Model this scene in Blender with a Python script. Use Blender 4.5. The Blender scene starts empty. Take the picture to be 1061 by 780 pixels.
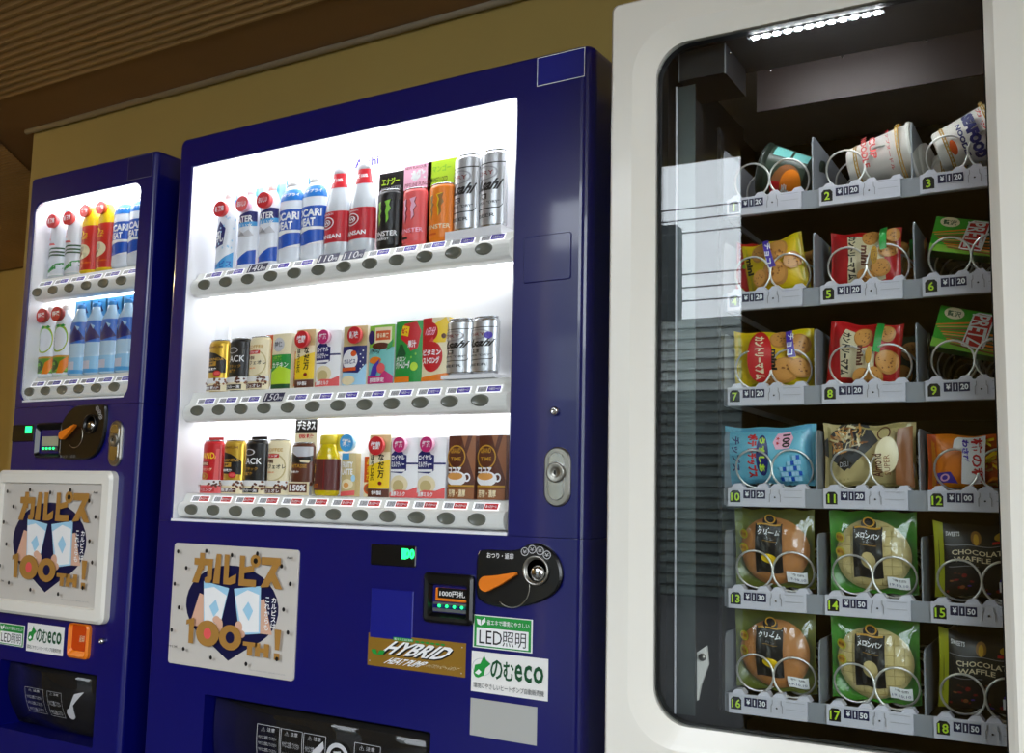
import bpy, bmesh, math, random
from mathutils import Vector, Matrix
random.seed(5)
sc = bpy.context.scene
COL = sc.collection
R = math.radians

# ------------------------------------------------------------------ camera
YAW, PITCH, ROLL, FPX = 0.549448, 0.117334, 0.0213588, 1059.8
fwd = Vector((-math.sin(YAW)*math.cos(PITCH), math.cos(YAW)*math.cos(PITCH), math.sin(PITCH)))
r0 = Vector((math.cos(YAW), math.sin(YAW), 0)); u0 = r0.cross(fwd)
rt = r0*math.cos(ROLL) + u0*math.sin(ROLL); up = -r0*math.sin(ROLL) + u0*math.cos(ROLL)
cam = bpy.data.cameras.new('camera'); cam_o = bpy.data.objects.new('camera', cam); COL.objects.link(cam_o)
cam.sensor_fit = 'HORIZONTAL'; cam.sensor_width = 36; cam.lens = FPX*36/1061; cam.clip_start = .01
mm = Matrix((( rt.x, up.x, -fwd.x, 0), (rt.y, up.y, -fwd.y, 0), (rt.z, up.z, -fwd.z, .95), (0, 0, 0, 1)))
cam_o.matrix_world = mm
sc.camera = cam_o

# ------------------------------------------------------------------ light and exposure
SKY = 10.0          # overcast daylight seen through the open front
LED_BLUE = 11.0     # display lamps of the drink machines
LED_WHITE = 300.0   # short lamp strip of the snack machine
sc.view_settings.view_transform = 'Standard'; sc.view_settings.look = 'None'
sc.view_settings.gamma = 1.0; sc.view_settings.use_curve_mapping = False
sc.view_settings.exposure = 0.0
w = bpy.data.worlds.new('world'); sc.world = w; w.use_nodes = True
bg = w.node_tree.nodes['Background']; bg.inputs[0].default_value = (.86, .93, 1, 1); bg.inputs[1].default_value = SKY
for px_, sx_, pz_, sz_ in ((-1.84, 1.22, 1.2, 2.4), (1.75, 2.5, 1.3, 2.2)):  # second portal serves the unseen right opening added to light the fronts
    po = bpy.data.lights.new('sky_portal', 'AREA'); po.shape = 'RECTANGLE'; po.size = sx_; po.size_y = sz_; po.cycles.is_portal = True
    poo = bpy.data.objects.new('sky_portal', po); COL.objects.link(poo); poo.location = (px_, -.855, pz_); poo.rotation_euler = (R(90), 0, 0)

# ------------------------------------------------------------------ materials
MATS = {}
def new_mat(name):
    m = bpy.data.materials.new(name); m.use_nodes = True; MATS[name] = m
    return m, m.node_tree, m.node_tree.nodes['Principled BSDF']
def srgb(c):
    return tuple(((x/255)/12.92 if x/255 <= .04045 else ((x/255+.055)/1.055)**2.4) for x in c)
def mat(name, c, rough=.5, metal=0, coat=0, noise=0, scale=30, bump=0, emit=0, spec=.5, lin=False):
    if name in MATS: return MATS[name]
    m, nt, b = new_mat(name)
    c = c if lin else srgb(c)
    b.inputs['Base Color'].default_value = (*c, 1)
    b.inputs['Roughness'].default_value = rough; b.inputs['Metallic'].default_value = metal
    b.inputs['Coat Weight'].default_value = coat; b.inputs['Coat Roughness'].default_value = .06
    b.inputs['Specular IOR Level'].default_value = spec
    if emit: b.inputs['Emission Color'].default_value = (*c, 1); b.inputs['Emission Strength'].default_value = emit
    if noise or bump:
        t = nt.nodes.new('ShaderNodeTexCoord'); n = nt.nodes.new('ShaderNodeTexNoise')
        n.inputs['Scale'].default_value = scale; n.inputs['Detail'].default_value = 5
        nt.links.new(t.outputs['Object'], n.inputs['Vector'])
        if noise:
            r = nt.nodes.new('ShaderNodeMapRange'); r.inputs['To Min'].default_value = 1-noise; r.inputs['To Max'].default_value = 1+noise
            nt.links.new(n.outputs['Fac'], r.inputs['Value'])
            x = nt.nodes.new('ShaderNodeVectorMath'); x.operation = 'SCALE'; x.inputs[0].default_value = c
            nt.links.new(r.outputs[0], x.inputs['Scale']); nt.links.new(x.outputs[0], b.inputs['Base Color'])
        if bump:
            bp = nt.nodes.new('ShaderNodeBump'); bp.inputs['Strength'].default_value = bump; bp.inputs['Distance'].default_value = .01
            nt.links.new(n.outputs['Fac'], bp.inputs['Height']); nt.links.new(bp.outputs[0], b.inputs['Normal'])
    return m
def glass(name, tint=(1, 1, 1), ior=1.45, rough=0.0, haze=0, hazecol=(1, 1, 1)):
    if name in MATS: return MATS[name]
    m, nt, b = new_mat(name); nt.nodes.remove(b); out = nt.nodes['Material Output']
    tr = nt.nodes.new('ShaderNodeBsdfTransparent'); tr.inputs[0].default_value = (*tint, 1)
    gl = nt.nodes.new('ShaderNodeBsdfGlossy'); gl.inputs['Roughness'].default_value = rough
    f0 = ((ior-1)/(ior+1))**2      # Schlick reflectance, the same from both sides of a thin pane
    lw = nt.nodes.new('ShaderNodeLayerWeight'); lw.inputs[0].default_value = .5
    pw = nt.nodes.new('ShaderNodeMath'); pw.operation = 'POWER'; pw.inputs[1].default_value = 5
    fr = nt.nodes.new('ShaderNodeMath'); fr.operation = 'MULTIPLY_ADD'; fr.inputs[1].default_value = 1-f0; fr.inputs[2].default_value = f0
    nt.links.new(lw.outputs['Facing'], pw.inputs[0]); nt.links.new(pw.outputs[0], fr.inputs[0])
    mx = nt.nodes.new('ShaderNodeMixShader')
    nt.links.new(fr.outputs[0], mx.inputs[0]); nt.links.new(tr.outputs[0], mx.inputs[1]); nt.links.new(gl.outputs[0], mx.inputs[2])
    last = mx
    if haze:
        df = nt.nodes.new('ShaderNodeBsdfDiffuse'); df.inputs[0].default_value = (*hazecol, 1)
        m2 = nt.nodes.new('ShaderNodeMixShader'); m2.inputs[0].default_value = haze
        nt.links.new(mx.outputs[0], m2.inputs[1]); nt.links.new(df.outputs[0], m2.inputs[2]); last = m2
    nt.links.new(last.outputs[0], out.inputs[0])
    return m
def emis(name, c, s):
    if name in MATS: return MATS[name]
    m, nt, b = new_mat(name); nt.nodes.remove(b)
    e = nt.nodes.new('ShaderNodeEmission'); e.inputs[0].default_value = (*c, 1); e.inputs[1].default_value = s
    nt.links.new(e.outputs[0], nt.nodes['Material Output'].inputs[0]); return m
# ink colours for printed surfaces
PAL = dict(CK=(204, 142, 70), PG=(172, 126, 62), W=(245, 245, 245), K=(18, 18, 20), R=(205, 30, 38), DR=(135, 18, 26), G=(28, 150, 60), DG=(14, 80, 44), LG=(135, 200, 60),
  B=(20, 85, 190), DB=(16, 26, 105), NV=(14, 18, 66), SB=(70, 165, 225), PB=(165, 212, 238), Y=(248, 208, 30), GO=(196, 146, 46), DGO=(150, 104, 30),
  O=(240, 130, 25), DO=(214, 84, 24), BR=(92, 44, 26), LB=(150, 92, 52), CR=(240, 226, 186), PK=(238, 118, 162), LP=(250, 190, 214), PU=(74, 52, 172),
  GY=(150, 150, 154), LGY=(200, 200, 204), SV=(176, 178, 180), SK=(222, 176, 150), LM=(190, 225, 50), TE=(120, 196, 190), SAL=(232, 92, 92),
  BEI=(205, 186, 130), YG=(178, 180, 36), MAG=(200, 30, 110), BUN=(226, 160, 84), IVY=(40, 58, 46), CY=(110, 190, 215), LIL=(206, 206, 220), DGY=(70, 72, 76))
def ink(k):
    if k in ('SILV',): return mat('ink_silver', (196, 198, 200), .3, .8)
    if k == 'GLD': return mat('ink_gold', (212, 170, 60), .3, .6)
    return mat('ink_'+k.lower(), PAL[k], .35)

# ------------------------------------------------------------------ mesh building
def rrect(x0, z0, x1, z1, r, n=5):
    # r: one radius, (top, bottom), or (top right, top left, bottom left, bottom right)
    if not isinstance(r, tuple): r = (r,)*4
    if len(r) == 2: r = (r[0], r[0], r[1], r[1])
    lim = min((x1-x0)/2-1e-5, (z1-z0)/2-1e-5); ra, rb, rc, rd = [max(min(q, lim), 1e-5) for q in r]; p = []
    for cx, cz, a, q in ((x1-ra, z1-ra, 0, ra), (x0+rb, z1-rb, 90, rb), (x0+rc, z0+rc, 180, rc), (x1-rd, z0+rd, 270, rd)):
        for i in range(n+1):
            t = R(a+90*i/n); p.append((cx+q*math.cos(t), cz+q*math.sin(t)))
    return p
def rounded(x0, z0, x1, z1, r, y0, y1, il, ib, ir, it, steps=7):
    """loops for a door with a rounded front edge: back y1, insets left, bottom, right, top"""
    L = [(x0, z0, x1, z1, r, y1)]
    for i in range(steps+1):
        t = i/steps*math.pi/2; q = 1-math.cos(t); y = y0+(ir*1.0)*(1-math.sin(t))
        L.append((x0+il*q, z0+ib*q, x1-ir*q, z1-it*q, r, y))
    return L
_TXT = {}; _ASP = {}
def text2d(s, bold=0.0, res=2):
    k = (s, bold, res)
    if k not in _TXT:
        c = bpy.data.curves.new('t', 'FONT'); c.body = s; c.resolution_u = res; c.offset = bold; c.align_x = 'CENTER'
        o = bpy.data.objects.new('t', c); COL.objects.link(o)
        dg = bpy.context.evaluated_depsgraph_get(); me = o.evaluated_get(dg).to_mesh()
        vs = [(v.co.x, v.co.y) for v in me.vertices]; fs = [tuple(p.vertices) for p in me.polygons]
        o.evaluated_get(dg).to_mesh_clear(); bpy.data.objects.remove(o); bpy.data.curves.remove(c)
        if vs:
            xs = [v[0] for v in vs]; ys = [v[1] for v in vs]
            ax, bx, ay, by = min(xs), max(xs), min(ys), max(ys)
            vs = [((x-ax)/(bx-ax), (y-ay)/(by-ay)) for x, y in vs]
        _TXT[k] = (vs, fs); _ASP[k] = (bx-ax)/(by-ay) if vs else 1
    return _TXT[k]
class MB:
    def __init__(s): s.v = []; s.f = []; s.m = []; s.s = []; s.mats = []; s.T = None
    def mi(s, m):
        if m not in s.mats: s.mats.append(m)
        return s.mats.index(m)
    def add(s, vs, fs, m, smooth=False, T=None):
        b = len(s.v); T = T or s.T
        s.v += [tuple(T @ Vector(v)) if T else tuple(v) for v in vs]
        s.f += [tuple(i+b for i in f) for f in fs]; k = s.mi(m); s.m += [k]*len(fs); s.s += [smooth]*len(fs); return s
    def loft(s, loops, m, cap0=True, cap1=True, smooth=False, n=5):
        """loops: (x0,z0,x1,z1,r,y)"""
        vs = []; N = 4*(n+1)
        for (x0, z0, x1, z1, r, y) in loops: vs += [(x, y, z) for x, z in rrect(x0, z0, x1, z1, r, n)]
        fs = []
        for k in range(len(loops)-1):
            for i in range(N):
                j = (i+1) % N; fs.append((k*N+i, k*N+j, (k+1)*N+j, (k+1)*N+i))
        if cap0: fs.append(tuple(range(N-1, -1, -1)))
        if cap1: fs.append(tuple(range((len(loops)-1)*N, len(loops)*N)))
        return s.add(vs, fs, m, smooth)
    def plate(s, x0, z0, x1, z1, y0, y1, m, r=.003, b=.0015, n=4):
        return s.loft([(x0+b, z0+b, x1-b, z1-b, r-b, y0), (x0, z0, x1, z1, r, y0+b), (x0, z0, x1, z1, r, y1)], m, n=n)
    def box(s, x0, y0, z0, x1, y1, z1, m):
        v = [(x0,y0,z0),(x1,y0,z0),(x1,y1,z0),(x0,y1,z0),(x0,y0,z1),(x1,y0,z1),(x1,y1,z1),(x0,y1,z1)]
        return s.add(v, [(0,3,2,1),(4,5,6,7),(0,1,5,4),(1,2,6,5),(2,3,7,6),(3,0,4,7)], m)
    def lathe(s, prof, m, n=28, c=(0, 0, 0), caps=True, smooth=True, axis='z'):
        vs = []; fs = []
        for r, z in prof:
            for i in range(n):
                t = 2*math.pi*i/n
                p = (r*math.cos(t), r*math.sin(t), z) if axis == 'z' else (r*math.cos(t), z, r*math.sin(t))
                vs.append((c[0]+p[0], c[1]+p[1], c[2]+p[2]))
        for k in range(len(prof)-1):
            for i in range(n):
                j = (i+1) % n; fs.append((k*n+i, k*n+j, (k+1)*n+j, (k+1)*n+i))
        if caps: fs.append(tuple(range(n-1, -1, -1))); fs.append(tuple(range((len(prof)-1)*n, len(prof)*n)))
        return s.add(vs, fs, m, smooth)
    def tube(s, pts, r, m, n=8, closed=False):
        vs = []; fs = []; P = [Vector(p) for p in pts]; L = len(P); prev = None
        for i, p in enumerate(P):
            d = (P[min(i+1, L-1)]-P[max(i-1, 0)]).normalized()
            a = prev if prev else (Vector((0, 0, 1)) if abs(d.z) < .9 else Vector((1, 0, 0)))
            a = (a - d*a.dot(d)).normalized(); prev = a; b = d.cross(a)
            for k in range(n):
                t = 2*math.pi*k/n; vs.append(p + (a*math.cos(t)+b*math.sin(t))*r)
        for i in range(L-1):
            for k in range(n):
                j = (k+1) % n; fs.append((i*n+k, i*n+j, (i+1)*n+j, (i+1)*n+k))
        fs.append(tuple(range(n-1, -1, -1))); fs.append(tuple(range((L-1)*n, L*n)))
        return s.add(vs, fs, m, True)
    def prism(s, pts, y0, y1, m):
        """outline in x,z extruded along y"""
        n = len(pts); vs = [(x, y0, z) for x, z in pts]+[(x, y1, z) for x, z in pts]
        return s.add(vs, [tuple(range(n-1, -1, -1)), tuple(range(n, 2*n))]+[(i, (i+1) % n, n+(i+1) % n, n+i) for i in range(n)], m)
    def profx(s, pts, x0, x1, m, smooth=False):
        """outline in y,z extruded along x"""
        n = len(pts); vs = [(x0, y, z) for y, z in pts]+[(x1, y, z) for y, z in pts]
        return s.add(vs, [tuple(range(n)), tuple(range(2*n-1, n-1, -1))]+[(i, n+i, n+(i+1) % n, (i+1) % n) for i in range(n)], m, smooth)
    def grid(s, S, nu, nv, m, smooth=True):
        vs = [S(i/nu, j/nv, 0) for j in range(nv+1) for i in range(nu+1)]
        fs = [(j*(nu+1)+i, j*(nu+1)+i+1, (j+1)*(nu+1)+i+1, (j+1)*(nu+1)+i) for j in range(nv) for i in range(nu)]
        return s.add(vs, fs, m, smooth)
    def art(s, cmds, S, nu=1, nv=1):
        """printed artwork; coordinates 0..1 over the surface S(u,v,layer)"""
        for k, c in enumerate(cmds):
            t = c[0]
            if t == 'r': vs = [(c[1], c[2]), (c[3], c[2]), (c[3], c[4]), (c[1], c[4])]; fs = [(0, 1, 2, 3)]; col = c[5]
            elif t == 'e':
                n = 20; vs = [(c[1]+c[3]*math.cos(2*math.pi*i/n), c[2]+c[4]*math.sin(2*math.pi*i/n)) for i in range(n)]; fs = [tuple(range(n))]; col = c[5]
            elif t == 'o':   # ring
                n = 24; q = c[6] if len(c) > 6 else .8
                vs = [(c[1]+f*c[3]*math.cos(2*math.pi*i/n), c[2]+f*c[4]*math.sin(2*math.pi*i/n)) for f in (1, q) for i in range(n)]
                fs = [(i, (i+1) % n, n+(i+1) % n, n+i) for i in range(n)]; col = c[5]
            elif t == 'p': vs = list(c[1]); fs = [tuple(range(len(vs)))]; col = c[2]
            elif t == 't':
                _, x0, y0, x1, y1, st, col = c[:7]; rot = c[7] if len(c) > 7 else 0; bold = c[8] if len(c) > 8 else .02
                vs, fs = text2d(st, bold)
                if rot == 90: vs = [(1-b, a) for a, b in vs]
                if rot == -90: vs = [(b, 1-a) for a, b in vs]
                if rot == 9: vs = [(a+.25*(b-.5), b) for a, b in vs]
                vs = [(x0+a*(x1-x0), y0+b*(y1-y0)) for a, b in vs]
            elif t == 'n':   # ('n', cx, y0, y1, text, colour, surface aspect, bold): true proportions
                _, cx_, y0, y1, st, col, sa, bold = c; vs, fs = text2d(st, bold); wd_ = (y1-y0)*_ASP[(st, bold, 2)]/sa
                vs = [(cx_+(a-.5)*wd_, y0+b*(y1-y0)) for a, b in vs]
            if nu > 1 or nv > 1:
                bm = bmesh.new(); bv = [bm.verts.new((a, b, 0)) for a, b in vs]
                for f in fs:
                    try: bm.faces.new([bv[i] for i in f])
                    except ValueError: pass
                xs = [a for a, b in vs]; ys = [b for a, b in vs]
                for n_, lo, hi, no in ((nu, min(xs), max(xs), (1, 0, 0)), (nv, min(ys), max(ys), (0, 1, 0))):
                    for i in range(1, n_):
                        if lo < i/n_ < hi:
                            co = (i/n_, 0, 0) if no[0] else (0, i/n_, 0)
                            bmesh.ops.bisect_plane(bm, geom=bm.verts[:]+bm.edges[:]+bm.faces[:], plane_co=co, plane_no=no, dist=1e-6)
                bmesh.ops.triangulate(bm, faces=bm.faces[:])
                bm.verts.index_update(); vs = [(v.co.x, v.co.y) for v in bm.verts]; fs = [tuple(v.index for v in f.verts) for f in bm.faces]; bm.free()
            s.add([S(a, b, k+1) for a, b in vs], fs, ink(col) if isinstance(col, str) else col, nu > 1)
        return s
    def build(s, name, parent=None, loc=(0, 0, 0), rot=None):
        me = bpy.data.meshes.new(name); me.from_pydata(s.v, [], s.f)
        for m in s.mats: me.materials.append(m)
        me.polygons.foreach_set('material_index', s.m); me.polygons.foreach_set('use_smooth', s.s); me.update()
        o = bpy.data.objects.new(name, me); COL.objects.link(o)
        if parent: o.parent = parent
        o.location = loc
        if rot: o.rotation_euler = rot
        return o
LAY = .00022
def flatS(x0, z0, x1, z1, y):
    return lambda u, v, k: (x0+u*(x1-x0), y-k*LAY, z0+v*(z1-z0))
def cylS(r, z0, z1, span=200, a0=0):
    def S(u, v, k):
        t = R(a0+(u-.5)*span); q = (r(v) if callable(r) else r)+k*LAY
        return (q*math.sin(t), -q*math.cos(t), z0+v*(z1-z0))
    return S
def tag(o, label, cat, group=None):
    o['label'] = label; o['category'] = cat
    if group: o['group'] = group
    return o
def struct(o): o['kind'] = 'structure'; return o
def empty(name, loc, rz=0, label=None, cat=None, group=None, rot=None):
    e = bpy.data.objects.new(name, None); COL.objects.link(e); e.location = loc; e.rotation_euler = rot if rot else (0, 0, rz)
    e.empty_display_size = .05
    if label: tag(e, label, cat, group)
    return e

M_blue = mat('blue_paint', (6, 9, 98), .28, 0, .5, noise=.03, scale=4)
M_blue2 = mat('blue_panel', (6, 15, 128), .4)
M_navy = mat('dark_blue_paint', (6, 10, 80), .35)
M_liner = mat('white_liner', (240, 240, 243), .5, noise=.02)
M_rail = mat('pale_grey_plastic', (232, 232, 226), .42, noise=.03)
M_btn = mat('smoked_button', (104, 106, 96), .25, 0, .3)
M_black = mat('black_plastic', (8, 8, 9), .3, 0, .1)
M_blackm = mat('black_matte', (10, 10, 11), .6)
M_chrome = mat('chrome', (205, 205, 205), .18, 1)
M_steel = mat('brushed_steel', (170, 168, 160), .35, 1, noise=.1, scale=60)
M_cream = mat('cream_white_enamel', (236, 232, 222), .3, 0, .15, noise=.02, scale=3)
M_paper = mat('white_card', (238, 236, 232), .45); M_board = mat('poster_board', (204, 198, 190), .4)
M_orange = mat('orange_plastic', (235, 125, 20), .35)
M_red_or = mat('red_orange_plastic', (205, 70, 15), .3, 0, .2)
M_led = emis('display_lamp_diffuser', (.95, .97, 1), LED_BLUE)
M_ledw = emis('snack_lamp_diode', (.95, .95, 1), LED_WHITE)
M_ledgreen = emis('green_digit_light', (.02, 1, .2), 3.0)
M_backlit = mat('backlit_label_strip', (240, 240, 240), .5, emit=.9)
M_pane = glass('clear_pane', (.98, .985, .99), 1.35)
M_paneW = glass('front_glass', (.95, .97, .96), 1.52)
M_smoke = glass('smoked_flap', (.32, .32, .31), 1.5, .05, .1, (.12, .11, .1))
M_inner = mat('dark_interior', (26, 26, 28), .42, .3)
M_grey = mat('grey_steel_sheet', (120, 124, 128), .35, .6)
M_tray = mat('tray_grey', (150, 153, 160), .42, .2)
M_lil = mat('tag_plastic', (208, 206, 216), .4)
M_wire = mat('coil_wire', (235, 233, 228), .3, .8)
M_alu = mat('can_aluminium', (200, 202, 205), .25, .9)
M_clear = glass('clear_bottle', (.93, .95, .96), 1.4, .05, .3, (.9, .92, .95))
M_film = glass('clear_film', (.93, .94, .92), 1.7, .08, .03)

# ------------------------------------------------------------------ the place
M_wall = mat('olive_render', (186, 162, 92), .8, noise=.12, scale=1.6, bump=.2)
M_ceil = mat('brown_ceiling', (160, 122, 80), .75, noise=.15, scale=2.5, bump=.15)
M_deck = mat('ribbed_ceiling_sheet', (196, 160, 108), .42, .1, noise=.18, scale=2)
M_floor = mat('concrete_floor', (80, 76, 70), .8, noise=.15, scale=3, bump=.2)
H = 2.42
def sbox(name, *a): return struct(MB().box(*a).build(name))
sbox('floor', -9, -.9, -.1, 3, 4.2, 0, M_floor)
sbox('wall_back', -3.85, 2.45, 0, 3, 2.6, H, M_wall)
sbox('wall_far', -9, 4.05, 0, 3, 4.2, H, M_wall)
sbox('wall_left', -9.15, -.9, 0, -9, 4.2, H, M_wall)
sbox('wall_right', 3, -.9, 0, 3.15, 4.2, H, M_wall)
sbox('ceiling', -9.15, -.95, H, 3.15, 4.2, H+.12, M_ceil)
# corrugated sheets fixed under the ceiling
def ribs(name, x0, x1, y0, y1, pitch, depth, m, clip=None):
    bm = bmesh.new(); n = int((y1-y0)/pitch); rows = []
    for i in range(n*4+1):
        y = y0+i*pitch/4; z = H-.004-(depth if i % 4 in (2, 3) else 0)
        rows.append((bm.verts.new((x0, y, z)), bm.verts.new((x1, y, z))))
    for a, b in zip(rows, rows[1:]): bm.faces.new((a[0], a[1], b[1], b[0]))
    if clip:
        bmesh.ops.bisect_plane(bm, geom=bm.verts[:]+bm.edges[:]+bm.faces[:], plane_co=clip[0], plane_no=clip[1], clear_outer=True)
    me = bpy.data.meshes.new(name); bm.to_mesh(me); bm.free(); me.materials.append(m)
    o = bpy.data.objects.new(name, me); COL.objects.link(o); struct(o); return o
ribs('ceiling_sheet', -9, 3, -.85, 2.2, .036, .009, M_deck)
ribs('ceiling_sheet_left', -9, -4.0, 2.24, 4.04, .024, .006, M_deck, ((-4.108, 2.462, H), (.376, .31, 0)))
struct(MB().tube([(-3.87, 2.43, H-.012), (3, 2.43, H-.012)], .011, mat('conduit_grey', (170, 160, 140), .5), 10).build('trim_1'))
lf = empty('ceiling_light', (-6.2, .6, H-.02), 0, 'warm tube light on the ribbed ceiling at the far left', 'ceiling light')
MB().box(-.62, -.06, -.05, .62, .06, .005, M_paper).build('lamp_housing', lf)
mb = MB(); mb.tube([(-.58, 0, -.075), (.58, 0, -.075)], .018, emis('warm_tube', (1, .8, .5), 150), 12); mb.build('lamp_tube', lf)
# shelter front: street opening on the left, unseen right opening added for light
mb = MB(); mb.box(-1.21, -.95, 0, .5, -.85, H, M_wall); mb.box(.5, -.95, 0, 3, -.85, .2, M_wall)
struct(mb.build('wall_front'))
sbox('wall_front_lintel', -9, -.95, 2.415, 3, -.85, H+.1, M_wall)
sbox('wall_front_end', -9, -.95, 0, -2.45, -.85, 2.415, M_wall)
# siding of the building over the street, seen only as a reflection
M_sid = mat('pale_siding', (150, 158, 156), .6); M_sid2 = mat('dark_siding', (70, 80, 78), .6)
mb = MB(); z = 0
while z < 2.86:
    mb.profx([(-7, z), (-6.97, z), (-7, z+.1)], -16, 3, M_sid if z > 2.0 else M_sid2); z += .11
mb.box(-16, -7.2, 0, 6, -7, 2.84, M_sid); mb.box(-16, -7.2, 2.84, -3.58, -6.98, 3.88, mat('dark_gable', (60, 68, 70), .7))
struct(mb.build('wall_neighbour'))
for i, (zc_, lb_) in enumerate(((3.98, 'highest'), (3.86, 'second highest'), (3.72, 'third'), (3.28, 'third lowest'), (3.14, 'second lowest'), (3.0, 'lowest'))):  # upper three are cables, lower three stand in for mirrored slats
    tag(MB().tube([(-12+2*k, -6.8, zc_+.06*((k-5)/5)**2) for k in range(11)], .008, M_grey, 6).build('cable_and_slat_line'), lb_+' dark line drawn as a cable, mirrored in the snack machine glass', 'cable', 'cables over the street')
sbox('ground', -16, -7.2, -.1, 6, -.95, -.01, mat('asphalt', (55, 55, 57), .85, noise=.2, scale=8))

# ------------------------------------------------------------------ drink machines
def drink_price(mb, x0, z0, x1, z1, y, big=None, hot=False, S=None):
    S = S or flatS(x0, z0, x1, z1, y)
    if big:
        mb.art([('r', 0, 0, 1, 1.5, 'NV'), ('t', .08, .15, .74, 1.3, big, 'W', 0, .0), ('t', .76, .2, .95, .7, '円', 'W')], S)
    else:
        mb.art([('r', .06, .1, .42, .9, 'LGY'), ('t', .09, .2, .39, .8, '160' if not hot else '130', 'GY', 0, .03),
            ('r', .45, .12, .96, .88, 'R' if hot else 'PU'), ('t', .5, .28, .92, .72, 'あったか〜い' if hot else 'つめた〜い', 'W', 0, .03)], S)
def rail(parent, x0, x1, zb, zt, bz, bx, zd, y_back, hot=False, bigs={}, lab_dx=.006, led=True):
    """button rail with the shelf deck behind it, its buttons and its price labels"""
    mb = MB(); h = zt-zb; pts = []
    for i in range(9):
        t = R(-90+i*22.5); pts.append((.012-.014*math.cos(t), (zb+zt)/2+h/2*math.sin(t)))
    outline = pts + [(.0135, zt), (.0215, zt+.0165), (.026, max(zt+.0165, zd-.0015)), (y_back, zd-.0015), (y_back, zd-.006), (.05, zd-.006), (.04, zt-.01), (.04, zb)]
    mb.profx(outline, x0, x1, M_rail)
    rl = mb.build('button_rail', parent)
    if led: MB().box(x0+.02, .042, zb+.001, x1-.02, .058, zb+.007, M_led).build('lamp_strip', rl)
    for i, x in enumerate(bx):
        b = MB(); vs = []; n = 24
        for rx, rz, y in ((.0215, .0125, -.0005), (.0205, .0116, -.0048), (.018, .0098, -.004), (.009, .005, -.0028)):
            vs += [(rx*math.cos(2*math.pi*k/n), y, rz*math.sin(2*math.pi*k/n)) for k in range(n)]
        fs = [(a*n+k, a*n+(k+1) % n, (a+1)*n+(k+1) % n, (a+1)*n+k) for a in range(3) for k in range(n)]+[tuple(range(3*n, 4*n))]
        b.add(vs, fs, M_btn, True); b.build('button', rl, (x, 0, bz))
        lb = MB(); lx = x-.028+lab_dx
        S = lambda u, v, k, lx=lx: (lx+u*.062, .0128+.0075*v-k*LAY*.9, zt+.0008+v*.015+k*LAY*.4)
        if i not in bigs: lb.add([S(0, 0, 0), S(1, 0, 0), S(1, 1, 0), S(0, 1, 0)], [(0, 1, 2, 3)], M_backlit)
        drink_price(lb, 0, 0, 0, 0, 0, bigs.get(i), hot, S); lb.build('price_label', rl)
    return rl
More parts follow.
